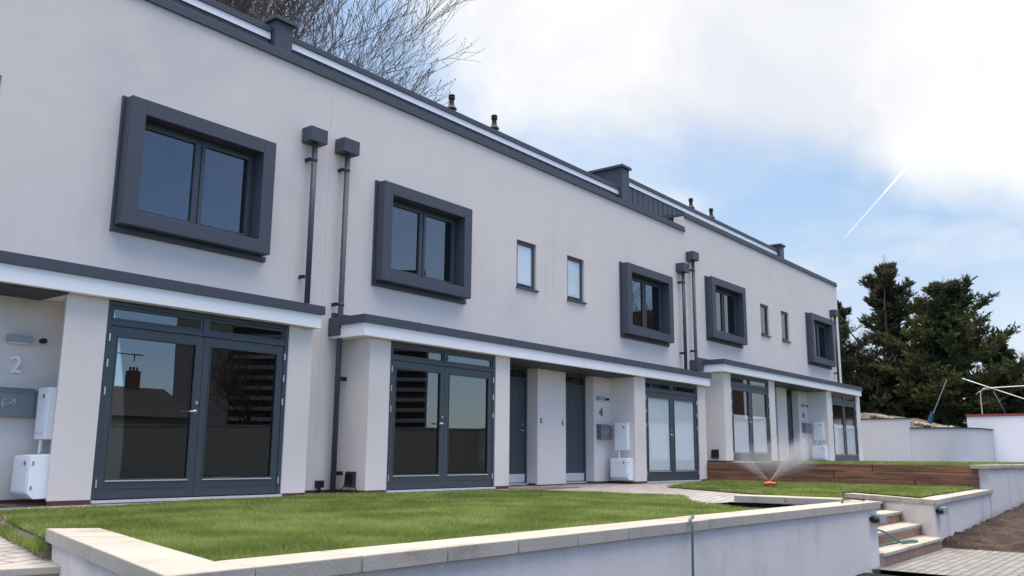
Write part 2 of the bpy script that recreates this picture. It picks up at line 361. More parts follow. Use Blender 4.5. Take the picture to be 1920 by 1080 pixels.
LV = MB(); LV.quad((2.95,5.95,-.60),(2.90,5.97,-.72),(2.84,6.14,-.70),(2.87,6.16,-.563)); LV.quad((2.87,6.16,-.563),(2.84,6.14,-.70),(3.24,7.82,-.64),(3.32,7.8,-.563)); LV.quad((3.32,7.8,-.563),(3.24,7.82,-.64),(3.67,9.0,-.585),(3.71,8.9,-.563)); LV.build('verge', 'dirt')['kind'] = 'structure'
lawnB = [(15.9,8.6),(19.7,9.55),(20.45,9.5),(19.85,3.85),(14.6,3.62),(15.9,5.1),(14.9,4.9),(13.9,5.9)]
lawnB = [(15.6,8.45),(19.7,9.6),(20.46,9.75),(19.82,3.85),(14.62,3.62),(16.03,5.08),(15.62,5.13),(13.4,4.37),(13.0,4.9)]
lawnC = [(20.75,9.2),(33.0,9.2),(38.0,8.6),(38.0,3.85),(20.1,3.85)]
poly(lawnA, -.562, 'lawn', 'turf'); poly(lawnB, -.562, 'lower_lawn', 'turf'); poly(lawnC, GB-.002, 'upper_lawn', 'turf')
poly([(8.05,10.0),(9.3,10.0),(9.3,10.9),(8.05,10.9)], -.566, 'dirt', 'dirt')
poly([(2.6,10.02),(5.0,10.02),(5.0,10.9),(2.6,10.9)], -.566, 'dirt', 'dirt')
poly([(12.4,9.3),(14.3,9.5),(14.2,10.0),(12.5,10.0)], -.566, 'dirt', 'dirt')
poly([(9.0,3.5),(11.2,3.5),(11.2,5.1),(9.0,5.1)], -.76, 'soil', 'soil')
poly([(10.8,-4),(14.35,-4),(14.3,3.36),(11.0,3.4)], -1.255, 'lower_path', 'blocks')
# lower soil, bumpy, rising to the right along the wall
def soil_sheet():
    xs = np.concatenate([np.arange(-12, 8, .5), np.arange(8, 30, .09), np.arange(30, 60, .6)]); ys = np.concatenate([np.arange(-14, -3, .6), np.arange(-3, 3.42, .09), [3.42]])
    vs = []
    for y in ys:
        for x in xs:
            h = -1.34
            off = 0
            if x > 14.3: off = min(1, (x-14.3)/.35)
            elif x < 11.1: off = .4*min(1, (11.1-x)/.35)
            h += off*(.085+.035*max(0, min(x-14.3, 9))) + (off*max(0, 1-(3.42-y)/1.3)*.05)
            if off > 0: h += off*(.055*noise.fractal(Vector((x*1.7, y*1.7, 0)), .8, 2.1, 5)+.018*noise.noise(Vector((x*11, y*11, 3))))
            vs.append((x, y, h))
    nx = len(xs); fs = [(j*nx+i, j*nx+i+1, (j+1)*nx+i+1, (j+1)*nx+i) for j in range(len(ys)-1) for i in range(nx-1)]
    m = MB(); m.v = vs; m.f = fs; o = m.build('soil', 'soil', smooth=True); o['kind'] = 'structure'
soil_sheet()
def bank():
    m = MB(); xs = np.arange(38.25, 75, .5); ys = np.arange(8.2, 40, .5)
    for y in ys:
        for x in xs:
            e = min(1, (x-38.25)/1.2)
            h = (1.20+.62*min(1, max(0, (y-8.6)/3)))*1.0 + .10*e + .12*noise.fractal(Vector((x*.7, y*.7, 0)), .8, 2.1, 4) - (.25 if x < 38.4 else 0)
            m.v.append((x, y, h))
    nx = len(xs); m.f = [(j*nx+i, j*nx+i+1, (j+1)*nx+i+1, (j+1)*nx+i) for j in range(len(ys)-1) for i in range(nx-1)]
    m.build('soil_bank', 'bank', smooth=True)['kind'] = 'structure'
bank()
for i in range(26):
    pass
def rubble():
    m = MB()
    for i in range(70):
        y = random.uniform(8.3, 11.5); x = random.uniform(38.5, 40.5); s = random.uniform(.04, .15)
        z = 1.20+.62*min(1, max(0, (y-8.6)/3))+.05
        b = len(m.v); bm = bmesh.new(); bmesh.ops.create_icosphere(bm, subdivisions=1, radius=s)
        m.v += [(x+v.co.x*random.uniform(.7, 1.3), y+v.co.y*random.uniform(.7, 1.5), z+v.co.z*.7*random.uniform(.7, 1.2)) for v in bm.verts]
        m.f += [[b+v.index for v in f.verts] for f in bm.faces]; bm.free()
    tag(m.build('rubble', 'board'), 'loose stones and rubble lying on the earth bank under the dark conifers', 'rubble', kind='stuff')
rubble()

# grass blades
def inpoly(px, py, P):
    c = np.zeros(len(px), bool); j = len(P)-1
    for i in range(len(P)):
        xi, yi = P[i]; xj, yj = P[j]
        c ^= ((yi > py) != (yj > py)) & (px < (xj-xi)*(py-yi)/(yj-yi+1e-12)+xi); j = i
    return c
def grass(P, z, n, h, wd, label, seed, fade=True):
    rng = np.random.default_rng(seed); P = [tuple(p) for p in P]
    x0, x1 = min(p[0] for p in P), max(p[0] for p in P); y0, y1 = min(p[1] for p in P), max(p[1] for p in P)
    X = rng.uniform(x0, x1, n*3); Y = rng.uniform(y0, y1, n*3); k = inpoly(X, Y, P); X = X[k]; Y = Y[k]
    if fade:
        dist = np.hypot(X, Y); keep = rng.random(len(X)) < np.clip((6.0/dist)**1.3, .12, 1); X = X[keep]; Y = Y[keep]
    X = X[:n]; Y = Y[:n]; N_ = len(X)
    dist = np.hypot(X, Y); sc = np.clip(dist/6., 1, 2.6) if fade else np.ones(N_)
    patch = .75+.5*(np.sin(X*2.1+1.3*np.sin(Y*1.7))*np.sin(Y*2.6+X*.7)*.5+.5)
    a = rng.uniform(0, 2*np.pi, N_); H = h*rng.uniform(.55, 1.3, N_)*patch; L = rng.uniform(.15, 1.1, N_)*H; W = wd*sc*rng.uniform(.7, 1.3, N_)
    b = rng.uniform(0, 2*np.pi, N_)
    V = np.zeros((N_, 5, 3), np.float32)
    cx, sx_ = np.cos(a), np.sin(a); lx, ly = np.cos(b)*L, np.sin(b)*L
    V[:,0] = np.stack([X-cx*W, Y-sx_*W, np.full(N_, z)], 1); V[:,1] = np.stack([X+cx*W, Y+sx_*W, np.full(N_, z)], 1)
    V[:,2] = np.stack([X+lx*.35+cx*W*.8, Y+ly*.35+sx_*W*.8, z+H*.6], 1); V[:,3] = np.stack([X+lx*.35-cx*W*.8, Y+ly*.35-sx_*W*.8, z+H*.6], 1)
    V[:,4] = np.stack([X+lx, Y+ly, z+H], 1)
    me = bpy.data.meshes.new('grass'); me.vertices.add(N_*5); me.vertices.foreach_set('co', V.ravel())
    base = (np.arange(N_)*5)[:, None]
    idx = np.concatenate([base+np.array([0,1,2,3]), base+np.array([3,2,4])], 1).astype(np.int32)
    me.loops.add(N_*7); me.loops.foreach_set('vertex_index', idx.ravel())
    me.polygons.add(N_*2); st = np.stack([np.arange(N_)*7, np.arange(N_)*7+4], 1).ravel().astype(np.int32); me.polygons.foreach_set('loop_start', st)
    me.update(calc_edges=True); me.validate(); me.materials.append(M['grass'])
    o = bpy.data.objects.new('grass', me); C.collection.objects.link(o); tag(o, label, 'grass', kind='stuff')
grass(lawnA+[(2.35,4.5)][:0], -.565, 230000, .045, .0022, 'short fresh green grass of the nearest lawn behind the pale stone coping', 1)
grass([(2.80,6.12),(3.22,7.85),(3.66,8.95),(3.8,8.9),(3.4,7.9),(2.90,6.15)], -.655, 9000, .085, .0025, 'ragged rim of grass along the paving left of the nearest lawn', 4)
grass(lawnB, -.565, 60000, .05, .0022, 'green grass of the second lawn around the orange sprinkler', 2)
grass(lawnC, GB-.005, 45000, .05, .0022, 'grass of the raised lawn above the timber sleepers', 3)

# ------------------------------------------------------------------ houses
OPEN_B = .41
def french_doors(H, x0, zb, style):
    """frame, two leaves, two transom panes, sill, hinges, handle"""
    Y = 10.0
    x1 = x0+2.606; zt = zb+2.29; xc = (x0+x1)/2; ztr = zb+2.03
    fr = MB(); fr.box(x0, x0+.055, Y+.02, Y+.12, zb, zt).box(x1-.055, x1, Y+.02, Y+.12, zb, zt).box(x0+.055, x1-.055, Y+.02, Y+.12, zt-.05, zt)
    fr.box(x0+.055, x1-.055, Y+.02, Y+.12, ztr-.025, ztr+.03)
    fr.box(xc-.03, xc+.03, Y+.02, Y+.12, ztr+.03, zt-.05)
    for a, b in ((x0+.055, xc-.03), (xc+.03, x1-.055)): ring(fr, a+.001, b-.001, ztr+.031, zt-.051, .035, Y+.035, Y+.1)
    D = fr.build('french_doors', 'frame', H, bevel=.004)
    for a, b in ((x0+.09, xc-.065), (xc+.065, x1-.09)):
        MB().box(a, b, Y+.06, Y+.066, ztr+.066, zt-.086).build('pane', 'glass', D)
    for i, (a, b) in enumerate(((x0+.058, xc-.003), (xc+.003, x1-.058))):
        l = MB(); z0 = zb+.015; z1 = ztr-.028
        l.box(a, a+.095, Y+.035, Y+.1, z0, z1).box(b-.095, b, Y+.035, Y+.1, z0, z1).box(a+.095, b-.095, Y+.035, Y+.1, z1-.11, z1).box(a+.095, b-.095, Y+.035, Y+.1, z0, z0+.21)
        l.box(a+.105, b-.105, Y+.028, Y+.036, z0+.115, z0+.125)
        ring(l, a+.095, b-.095, z0+.21, z1-.11, .014, Y+.026, Y+.05)
        lf = l.build('door_leaf', 'frame', D, bevel=.003)
        MB().box(a+.1, b-.1, Y+.022, Y+.034, z0+.196, z0+.208).build('drip_bar', 'sill', D)
        gm = 'glass'; za = z0+.224; zc = z1-.124
        if style == 'film':
            zm = zb+1.23
            MB().box(a+.109, b-.109, Y+.06, Y+.066, zm, zc).build('pane', 'glass', D)
            tag(MB().box(a+.109, b-.109, Y+.06, Y+.066, za, zm-.002).build('pane', 'film', D), 'lower glass covered with white film')
        else:
            tag(MB().box(a+.109, b-.109, Y+.06, Y+.066, za, zc).build('pane', 'frost' if style == 'frost' else 'glass', D), 'pale obscured glass' if style == 'frost' else None)
        hx = a-.006 if i == 0 else b+.006
        for hz in (1.86, 1.56, 1.24, .19):
            MB().tube([(hx, Y+.015, zb+hz-.045), (hx, Y+.015, zb+hz+.045)], .011, 8).build('hinge', 'steel', D)
    hx = xc-.06; hz = zb+1.05
    h = MB().lathe((0,0,0), [(.001,0),(.024,0),(.024,.008),(.001,.008)], 12); h.v = [(hx+v[0], Y+.035-v[2], hz+v[1]) for v in h.v]
    h.tube([(hx, Y+.03, hz), (hx, Y-.02, hz), (hx-.015, Y-.03, hz), (hx-.12, Y-.03, hz-.003)], .010, 8); h.build('handle', 'steel', D, smooth=True)
    k = MB().lathe((0,0,0), [(.001,0),(.024,0),(.024,.012),(.001,.012)], 12); k.v = [(hx+.01+v[0], Y+.036-v[2], hz+.11+v[1]) for v in k.v]; k.build('lock', 'steel', D)
    MB().box(x0-.0, x1+.0, Y-.025, Y+.018, zb-.028, zb+.004).build('door_sill', 'sill', H, bevel=.003)
    return D

def front_door(H, x0, x1, zb, hinge_left):
    Y = 10.86; zt = zb+2.29
    fr = MB(); fr.box(x0, x0+.05, Y, Y+.1, zb, zt).box(x1-.05, x1, Y, Y+.1, zb, zt).box(x0+.05, x1-.05, Y, Y+.1, zt-.05, zt).box(x0+.05, x1-.05, Y, Y+.1, zb+2.03, zb+2.08)
    D = fr.build('front_door', 'frame', H, bevel=.003)
    MB().box(x0+.05, x1-.05, Y+.05, Y+.056, zb+2.08, zt-.05).build('pane', 'glass', D)
    p = MB().box(x0+.053, x1-.053, Y+.03, Y+.08, zb+.02, zb+2.027)
    nx = 9; wdt = (x1-x0-.106)/nx
    for i in range(nx): p.box(x0+.053+i*wdt+.004, x0+.053+(i+1)*wdt-.004, Y+.022, Y+.031, zb+.2, zb+2.0)
    p.build('panel', 'frame', D, bevel=.002)
    MB().box(x0+.055, x1-.055, Y+.015, Y+.021, zb+.025, zb+.19).build('kick_plate', 'sill', D)
    hx = x1-.13 if hinge_left else x0+.13; s = -1 if hinge_left else 1
    MB().tube([(hx, Y+.025, zb+1.04), (hx, Y-.02, zb+1.04), (hx+s*.11, Y-.025, zb+1.04)], .010, 8).build('handle', 'steel', D, smooth=True)
    k = MB().lathe((0,0,0), [(.001,0),(.024,0),(.024,.012),(.001,.012)], 12); k.v = [(hx+v[0], Y+.023-v[2], zb+1.16+v[1]) for v in k.v]; k.build('lock', 'steel', D)
    MB().box(x0, x1, Y-.03, Y-.002, zb-.02, zb+.012).build('door_sill', 'sill', H)

def box_window(H, x0, z0, b):
    x1 = x0+2.24; z0 += b; z1 = z0+1.69; Y = 10.44; t = .205
    m = ring(MB(), x0, x1, z0, z1, t, Y, 10.66, .185)
    S = m.build('box_window', 'dark', H, bevel=.006)
    f = MB(); f.box(x0-.035, x0-.002, 10.615, 10.652, z0-.08, z1+.03); f.box(x0-.002, x1+.05, 10.60, 10.652, z0-.08, z0-.003)
    f.box(x0-.002, x1+.0, 10.62, 10.652, z1+.003, z1+.03); f.build('flashing', 'dark', S, bevel=.004)
    a, c, zz0, zz1 = x0+t-.01, x1-t+.01, z0+.175, z1-t+.01
    xm = (a+c)/2+.03
    fr = ring(MB(), a, c, zz0, zz1, .05, 10.67, 10.75); fr.box(xm-.02, xm+.02, 10.67, 10.75, zz0+.05, zz1-.05)
    F = fr.build('window_frame', 'frame', S, bevel=.003)
    for p, q in ((a+.05, xm-.02), (xm+.02, c-.05)):
        ring(MB(), p+.003, q-.003, zz0+.053, zz1-.053, .055, 10.655, 10.72).build('sash', 'frame', S, bevel=.003)
        MB().box(p+.058, q-.058, 10.69, 10.696, zz0+.108, zz1-.108).build('pane', 'glass', S)
    l = MB(); l.box(a, c, 10.80, 10.802, zz0, zz0+.01)   # inner sill board
    rv = MB().box(c-.06, c-.01, 10.76, 11.05, zz0, zz1).box(a, c-.07, 10.76, 11.05, zz0-.02, zz0+.03); rv.build('inner_reveal', 'white', S)
    return (x0+.15, x1-.15, z0+.13, z1-.15)

def slot_window(H, x0, b, m='frost'):
    x1 = x0+.66; z0 = 3.30+b; z1 = 4.30+b
    f = ring(MB(), x0, x1, z0+.04, z1, .045, 10.70, 10.78); f2 = ring(f, x0+.047, x1-.047, z0+.09, z1-.047, .03, 10.69, 10.76)
    F = f2.build('slot_window', 'frame', H, bevel=.003)
    MB().box(x0-.02, x1+.03, 10.60, 10.699, z0-.0, z0+.038).build('sill', 'frame', F, bevel=.003)
    MB().box(x0+.075, x1-.075, 10.72, 10.726, z0+.118, z1-.075).build('pane', m, F)
    return (x0, x1, z0, z1)

def downpipe(H, hx, ztop, zbot, mid=None):
    """hopper box on the wall with a round pipe below it"""
    m = MB().tube([(hx, 10.52, ztop-.2), (hx, 10.52, zbot)], .043, 14)
    for z in (ztop-.5, zbot+.12 if mid is None else mid+.35): m.tube([(hx, 10.52, z-.02), (hx, 10.52, z+.02)], .051, 14)
    P = m.build('downpipe', 'dark', H, smooth=False)
    for pz in P.data.polygons: pz.use_smooth = len(pz.vertices) == 4
    MB().box(hx-.165, hx+.165, 10.42, 10.645, ztop-.23, ztop).build('hopper_head', 'dark', P, bevel=.006)
    br = [ztop-.5, (ztop+zbot)/2-.9] if mid is None else [ztop-.5, mid+.35, mid-.6, G+.42 if zbot < 0 else zbot+.3]
    if mid is not None: br = [ztop-.5, mid+.35]
    for z in br: MB().box(hx-.085, hx-.052, 10.53, 10.645, z-.025, z+.025).build('pipe_clip', 'black', P)
    return P

def pillar(H, pts, b):
    MB().prism(pts, -.525+b, 1.762+b).build('pillar', 'render', H, bevel=.006)
    c = [(sum(p[0] for p in pts)/4), (sum(p[1] for p in pts)/4)]
    MB().prism([(c[0]+(p[0]-c[0])*.97, c[1]+(p[1]-c[1])*.985) for p in pts], -.61+b, -.527+b).build('plinth', 'brick', H)

def house(num, label):
    b = .45 if num >= 5 else 0.; bw = OPEN_B if num >= 5 else 0.; even = num % 2 == 0
    k = {2: -1, 3: 0, 4: 0, 5: 1, 6: 1}[num]; P = 12.496*k
    L, Rr = {2: (2.55, 8.78), 3: (8.783, 14.90), 4: (14.903, 20.98), 5: (20.983, 27.15), 6: (27.153, 33.3)}[num]
    H = empty('terraced_house', ((L+Rr)/2, 11, G+b), label, 'house', 'terraced houses')
    zb = -.537+b; zg = -.60+b
    dx = (17.588 if even else 9.65)+P
    if even:
        pl = [(17.10+P, 10), (dx, 10), (dx, 10.66), ((17.12 if num > 2 else 17.12+.26)+P, 10.66)]; pr = [(dx+2.606, 10), (20.60+P, 10), (20.60+P, 10.66), (dx+2.606, 10.66)]
        fd = (15.31+P*.985, 16.45+P*.985) if num > 2 else (2.9, 3.98); canopy = (max(L, 14.9+P) if num == 2 else 14.903+P, 20.60+P); bx = {2: 5.37, 4: 17.64, 6: 29.87}[num]; sw = {2: 3.24, 4: 15.45, 6: 27.62}[num]
        if num == 2: canopy = (2.55, 8.13)
        if num == 6: canopy = (27.39, 32.9)
    else:
        pl = [(9.216+P, 10), (dx, 10), (dx, 10.66), (9.216+P, 10.66)]; pr = [(dx+2.606, 10), (12.66+P, 10), (12.66+P, 10.66), (dx+2.606, 10.66)]
        fd = (13.28+P, 14.32+P); canopy = ((8.96+P, 14.90+P) if num == 3 else (21.46, 27.387)); bx = {3: 9.81, 5: 22.16}[num]; sw = {3: 13.67, 5: 25.94}[num]
    # upper openings
    h1 = box_window(H, bx, 2.82 if num != 99 else 0, bw+.0)
    h2 = slot_window(H, sw, bw+.0, 'frost' if num < 5 else 'glass')
    ztop = 5.99+bw
    bay = (dx+.01, dx+2.596, zg-.1, 1.75+b)
    dr = (fd[0], fd[1], zg-.1, 1.755+b)
    W = holed(MB(), L, Rr, -.525+b, ztop, 10.65, 10.95, [h1, h2, bay, dr]).build('wall', 'render', H)
    cuts = sorted([L+.002, fd[0], fd[1], bay[0], bay[1], Rr-.002])
    for ci in (0, 2, 4): MB().box(cuts[ci], cuts[ci+1], 10.658, 10.9, zg-.75*(b > 0), -.528+b).build('plinth', 'brick', H)
    if num == 6: MB().box(Rr-.25, Rr, 10.953, 17.6, -1.2, ztop).build('gable_wall', 'render', H)
    if num == 2: MB().box(L, L+.25, 10.953, 17.6, -1.2, ztop).build('gable_wall', 'render', H)
    MB().box(L, Rr, 17.62, 17.9, -1.2, ztop).build('back_wall', 'render', H)
    # rooms
    rm = MB()
    for z0, z1 in ((zb-.005, 2.1+b), (2.35+b, 5.0+b)):
        a, c, y0, y1 = L+.26, Rr-.26, 10.96, 15.2
        rm.quad((a,y0,z0),(c,y0,z0),(c,y1,z0),(a,y1,z0)); rm.quad((a,y0,z1),(a,y1,z1),(c,y1,z1),(c,y0,z1)); rm.quad((a,y1,z0),(c,y1,z0),(c,y1,z1),(a,y1,z1))
        rm.quad((a,y0,z0),(a,y1,z0),(a,y1,z1),(a,y0,z1)); rm.quad((c,y0,z0),(c,y0,z1),(c,y1,z1),(c,y1,z0))
    rm.quad((dx,10.13,zb-.004),(dx+2.606,10.13,zb-.004),(dx+2.606,10.958,zb-.004),(dx,10.958,zb-.004))
    rm.quad((fd[0]-.1,10.97,zb+.001),(fd[0]-.1,11.4,zb+.001),(fd[0]-.1,11.4,1.9+b),(fd[0]-.1,10.97,1.9+b))
    rm.build('interior', 'room', H)
    # bay
    pillar(H, pl, b); pillar(H, pr, b)
    style = {2: 'clear', 3: 'clear', 4: 'frost', 5: 'film', 6: 'film'}[num]
    french_doors(H, dx, zb, style)
    if num in (2, 3):
        q = MB(); xx = dx+(2.05 if num == 2 else 1.75)
        for i in range(9): q.box(xx+i*.075, xx+i*.075+.05, 10.33+.025*(i % 2), 10.36+.025*(i % 2), zb+.03, zb+2.2)
        q.build('curtain', 'curtain', H)
    front_door(H, fd[0], fd[1], zb, not even)
    # porch back: piece of wall standing proud between the two doors
    if not even: MB().box(fd[1]+.001, 15.309+P*.985, 10.60, 10.648, -.555+b, 1.738+b).build('door_pier', 'render', H, bevel=.004)
    # canopy
    c0, c1 = canopy
    K = MB().box(c0, c1, 9.86, 10.648, 1.764+b, 1.955+b).build('canopy', 'white', H)
    e0 = c0-(0 if even else .035); e1 = c1+(.035 if even else 0)
    if num == 2: e0 = c0
    FL = MB().prism([(e0, 9.825), (e1, 9.825), (e1, 10.649), (e0, 10.649)], 1.957+b, 2.08+b); jx = e0+1.15
    while jx < e1-.3: FL.box(jx, jx+.05, 9.8215, 10.6, 1.953+b, 2.0835+b); jx += 2.4
    FL.build('flashing', 'dark', K, bevel=.006 if False else 0)
    MB().box(c0+.01, c1-.01, 10.60, 10.648, 2.081+b, 2.17+b).build('upstand', 'dark', K)
    s0, s1 = ((c0, 17.09+P) if even else (12.67+P, c1))
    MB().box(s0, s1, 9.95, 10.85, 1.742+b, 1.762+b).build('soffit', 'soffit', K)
    # parapet and set-back upper roof
    CO = MB().box(L, Rr, 10.615, 10.99, ztop+.001, ztop+.105); jx = L+1.4
    while jx < Rr-.3: CO.box(jx, jx+.06, 10.611, 10.994, ztop-.003, ztop+.109); jx += 3.0
    CO.build('coping', 'dark', H, bevel=.004)
    MB().box(L+.002, Rr-.002, 10.60, 10.64, ztop-.035, ztop-.001).build('coping_drip', 'dark', H)
    MB().box(L, Rr, 10.96, 17.6, 5.45+bw, 5.55+bw).build('terrace_floor', 'soffit', H)
    rz = 7.43+bw*.96
    r0 = {2: L, 3: 9.15, 4: 14.903, 5: 20.90, 6: 27.153}[num]; r1 = {2: 8.75, 3: 14.90, 4: 20.48, 5: 27.15, 6: 32.02}[num]
    cl = MB().box(r0, r1, 12.40, 12.55, 5.56+bw, rz-.11)
    x = r0+.1
    while x < r1-.1: cl.box(x, x+.012, 12.388, 12.399, 5.56+bw, rz-.24); x += .30
    cl.build('roof_cladding', 'clad', H)
    MB().box(r0, r1, 12.372, 12.386, rz-.235, rz-.112).build('fascia', 'bright', H)
    MB().box(r0, r1, 12.345, 17.4, rz-.11, rz-.0).build('roof', 'dark', H, bevel=.004)
    if num in (3, 5, 6):
        pc = {3: (8.77, 9.14), 5: (20.49, 20.88), 6: (32.03, 32.42)}[num]; zt = {3: 7.62, 5: 8.05, 6: 8.03}[num]
        PW = MB().box(pc[0], pc[1], 12.26, 14.6 if num != 3 else 12.75, 5.6, zt-.075)
        PW = PW.build('party_wall', 'clad', H)
        MB().box(pc[0]-.06, pc[1]+.06, 12.20, 14.66 if num != 3 else 12.82, zt-.073, zt).build('cap', 'dark', PW, bevel=.004)
    if num == 5:
        PR = MB().box(20.985, 21.10, 10.995, 11.6, 5.6, ztop-.002).build('parapet_return', 'dark', H)
        MB().box(20.94, 21.16, 10.995, 11.65, ztop+.0, ztop+.106).build('cap', 'dark', PR)
        MB().box(21.5, 23.2, 12.37, 12.395, 6.93, 6.99).build('shadow_strip', 'black', H)  # black strip standing in for the shaded gap under the cladding
    # flues
    for fx in {3: (14.64,), 4: (16.24,), 5: (26.98,), 6: (28.56,)}.get(num, ()):
        f = MB().lathe((fx, 13.4, rz-.002), [(.055, 0), (.055, .62), (.13, .63), (.125, .65), (.075, .72), (.06, .78), (.06, .86), (.045, .865), (.045, .88), (.08, .885), (.08, .93), (.05, .935), (.05, .95), (.075, .955), (.075, .985), (.02, 1.0)], 16)
        f.build('flue', 'black', H, smooth=False)
    # downpipes
    if num == 2: downpipe(H, 8.38, 4.98, 2.08)
    if num == 4: downpipe(H, 20.61, 5.0, 2.08)
    if num == 6: downpipe(H, 32.52, 5.36, 2.53)
    if not even:
        hx, zt = {3: (9.045, 4.99), 5: (21.2, 5.42)}[num]
        DP = downpipe(H, hx, zt, -.58+b, mid=1.95+b)
        MB().box(hx-.13, hx+.20, 10.40, 10.645, 1.80+b, 2.06+b).build('outlet_box', 'dark', DP, bevel=.006)
        for z in (1.15+b, -.28+b): MB().box(hx+.045, hx+.17, 10.50, 10.54, z-.03, z+.03).build('pipe_clip', 'black', DP)
    return H
house(2, 'nearest terraced house, at the left edge, with the number 2 in its porch')
house(3, 'terraced house with a dark box window between house 2 and the house numbered 4')
house(4, 'terraced house whose glazed doors are pale and obscured, number 4 in its porch')
house(5, 'house on the upper terrace, first one right of the step up in the parapet')
house(6, 'farthest terraced house at the end of the row, next to the conifers')

# ------------------------------------------------------------------ fittings on the walls
def wall_lamp(x, z, label, y=10.648):
    T = empty('wall_lamp', (x, y, z), label, 'wall light', 'grey porch lamps')
    MB().box(x-.13, x+.13, y-.09, y, z-.04, z+.045).build('lamp_body', 'lightgrey', T, bevel=.006)
    MB().box(x-.11, x+.11, y-.08, y-.01, z-.048, z-.0405).build('lens', 'plastic', T)
def sensor(x, z, label, y=10.648):
    T = empty('motion_sensor', (x, y, z), label, 'sensor', 'black motion sensors')
    MB().tube([(x, y, z), (x, y-.06, z)], .03, 12).build('base', 'black', T)
    MB().lathe((x, y-.065, z-.03), [(.02, 0), (.034, .012), (.036, .03), (.03, .05), (.01, .058)], 14).build('dome', 'black', T, smooth=True)
def number(txt, x, z, size, label, y=10.64, m='bright'):
    cu = bpy.data.curves.new('num', 'FONT'); cu.body = txt; cu.size = size; cu.extrude = .012; cu.offset = .004; cu.align_x = 'CENTER'; cu.align_y = 'CENTER'
    o = bpy.data.objects.new('tmp', cu); me = bpy.data.meshes.new_from_object(o); bpy.data.objects.remove(o)
    n = bpy.data.objects.new('house_number', me); C.collection.objects.link(n); me.materials.clear(); me.materials.append(M[m])
    n.location = (x, y-.012, z); n.rotation_euler = (R(90), 0, 0); tag(n, label, 'house number', 'metal house numbers')
def mailbox(x0, x1, z0, z1, label, emblem=True, y=10.648):
    T = empty('letter_box', ((x0+x1)/2, y, z0), label, 'letter box', 'grey letter boxes')
    d = .12
    m = MB().box(x0, x1, y-d, y-.002, z0, z1-.045); m.build('box', 'greymetal', T, bevel=.004)
    l = MB(); l.v = [(x0-.012,y-d-.015,z1-.05),(x1+.012,y-d-.015,z1-.05),(x1+.012,y-.002,z1-.05),(x0-.012,y-.002,z1-.05),(x0-.012,y-d-.015,z1-.035),(x1+.012,y-d-.015,z1-.035),(x1+.012,y-.002,z1+.01),(x0-.012,y-.002,z1+.01)]
    l.f = [(0,3,2,1),(4,5,6,7),(0,1,5,4),(1,2,6,5),(2,3,7,6),(3,0,4,7)]; l.build('lid', 'greymetal', T, bevel=.003)
    xc = (x0+x1)/2+.03; zc = (z0+z1)/2-.01; e = MB(); yy = y-d-.003; r = .0025; a, c = .065, .042
    P_ = [(xc-a, yy, zc+c), (xc+a, yy, zc+c), (xc+a, yy, zc-c), (xc-a, yy, zc-c)]
    for i in range(4): e.tube([P_[i], P_[(i+1) % 4]], r, 5)
    e.tube([P_[0], (xc, yy, zc-.008), P_[1]], r, 5); e.tube([P_[3], (xc-.02, yy, zc+.002)], r, 5); e.tube([P_[2], (xc+.02, yy, zc+.002)], r, 5)
    e.build('envelope_emblem', 'steel', T)
def meter(x, y0, y1, z0, z1, d, label, cat='meter box', low=False):
    T = empty('meter_box', (x, (y0+y1)/2, z0), label, cat, 'white meter boxes')
    m = MB()
    if low:
        m.v = [(x-d*.72,y0,z0),(x-.001,y0,z0),(x-.001,y1,z0),(x-d*.72,y1,z0),(x-d,y0,z0+.06),(x-d,y1,z0+.06),(x-d,y0,z1-.02),(x-.001,y0,z1),(x-.001,y1,z1),(x-d,y1,z1-.02)]
        m.f = [(0,3,2,1),(0,1,7,6,4),(3,5,9,8,2),(4,6,9,5),(6,7,8,9),(0,4,5,3),(1,2,8,7)]
    else: m.box(x-d, x-.001, y0, y1, z0, z1)
    m.build('cabinet', 'plastic', T, bevel=.008)
    MB().box(x-d-.012, x-d-.001, y0+.025, y1-.025, z0+.075, z1-.05).build('door', 'plastic', T, bevel=.005)
    MB().box(x-d-.016, x-d-.0125, y0+.07, y0+.11, z1-.12, z1-.08).build('lock', 'greymetal', T)
    if low:
        for zz in (z0+.1, z1-.12): MB().box(x-d*.9, x-d*.8, y0-.006, y0-.0005, zz, zz+.04).build('catch', 'lightgrey', T)
    else:
        MB().tube([(x-.05, (y0+y1)/2+.08, z0), (x-.05, (y0+y1)/2+.08, z0-.17)], .022, 10).build('pipe', 'plastic', T)
wall_lamp(4.40, 1.26, 'grey box lamp above the number 2 in the nearest porch'); sensor(4.66, 1.27, 'small black sensor beside the lamp above the number 2')
number('2', 4.40, .965, .27, 'metal number 2 on the wall of the nearest porch')
mailbox(3.98, 4.62, .385, .705, 'grey metal letter box with an envelope emblem under the number 2')
meter(4.735, 10.24, 10.50, .14, .72, .11, 'tall white meter box on the pillar side right of the number 2')
meter(4.655, 10.05, 10.44, -.50, -.02, .24, 'bulky white gas meter box standing low in the nearest porch', low=True)
wall_lamp(16.67, 1.26, 'grey box lamp above the number 4'); sensor(16.93, 1.26, 'small black sensor beside the lamp above the number 4')
number('4', 16.72, .955, .24, 'metal number 4 on the porch wall right of the second front door', m='greymetal')
mailbox(16.56, 16.98, .37, .70, 'grey letter box below the number 4')
meter(17.10, 10.13, 10.47, .14, .74, .10, 'tall white meter box on the pillar side right of the number 4')
meter(17.10, 10.06, 10.50, -.50, -.02, .24, 'low white gas meter box below the one beside the number 4', low=True)
wall_lamp(29.1, 1.71, 'grey box lamp above the number 6'); sensor(29.36, 1.71, 'small black sensor beside the lamp above the number 6')
number('6', 29.12, 1.40, .24, 'metal number 6 in the farthest porch', m='greymetal')
mailbox(28.98, 29.38, .82, 1.15, 'grey letter box below the number 6')
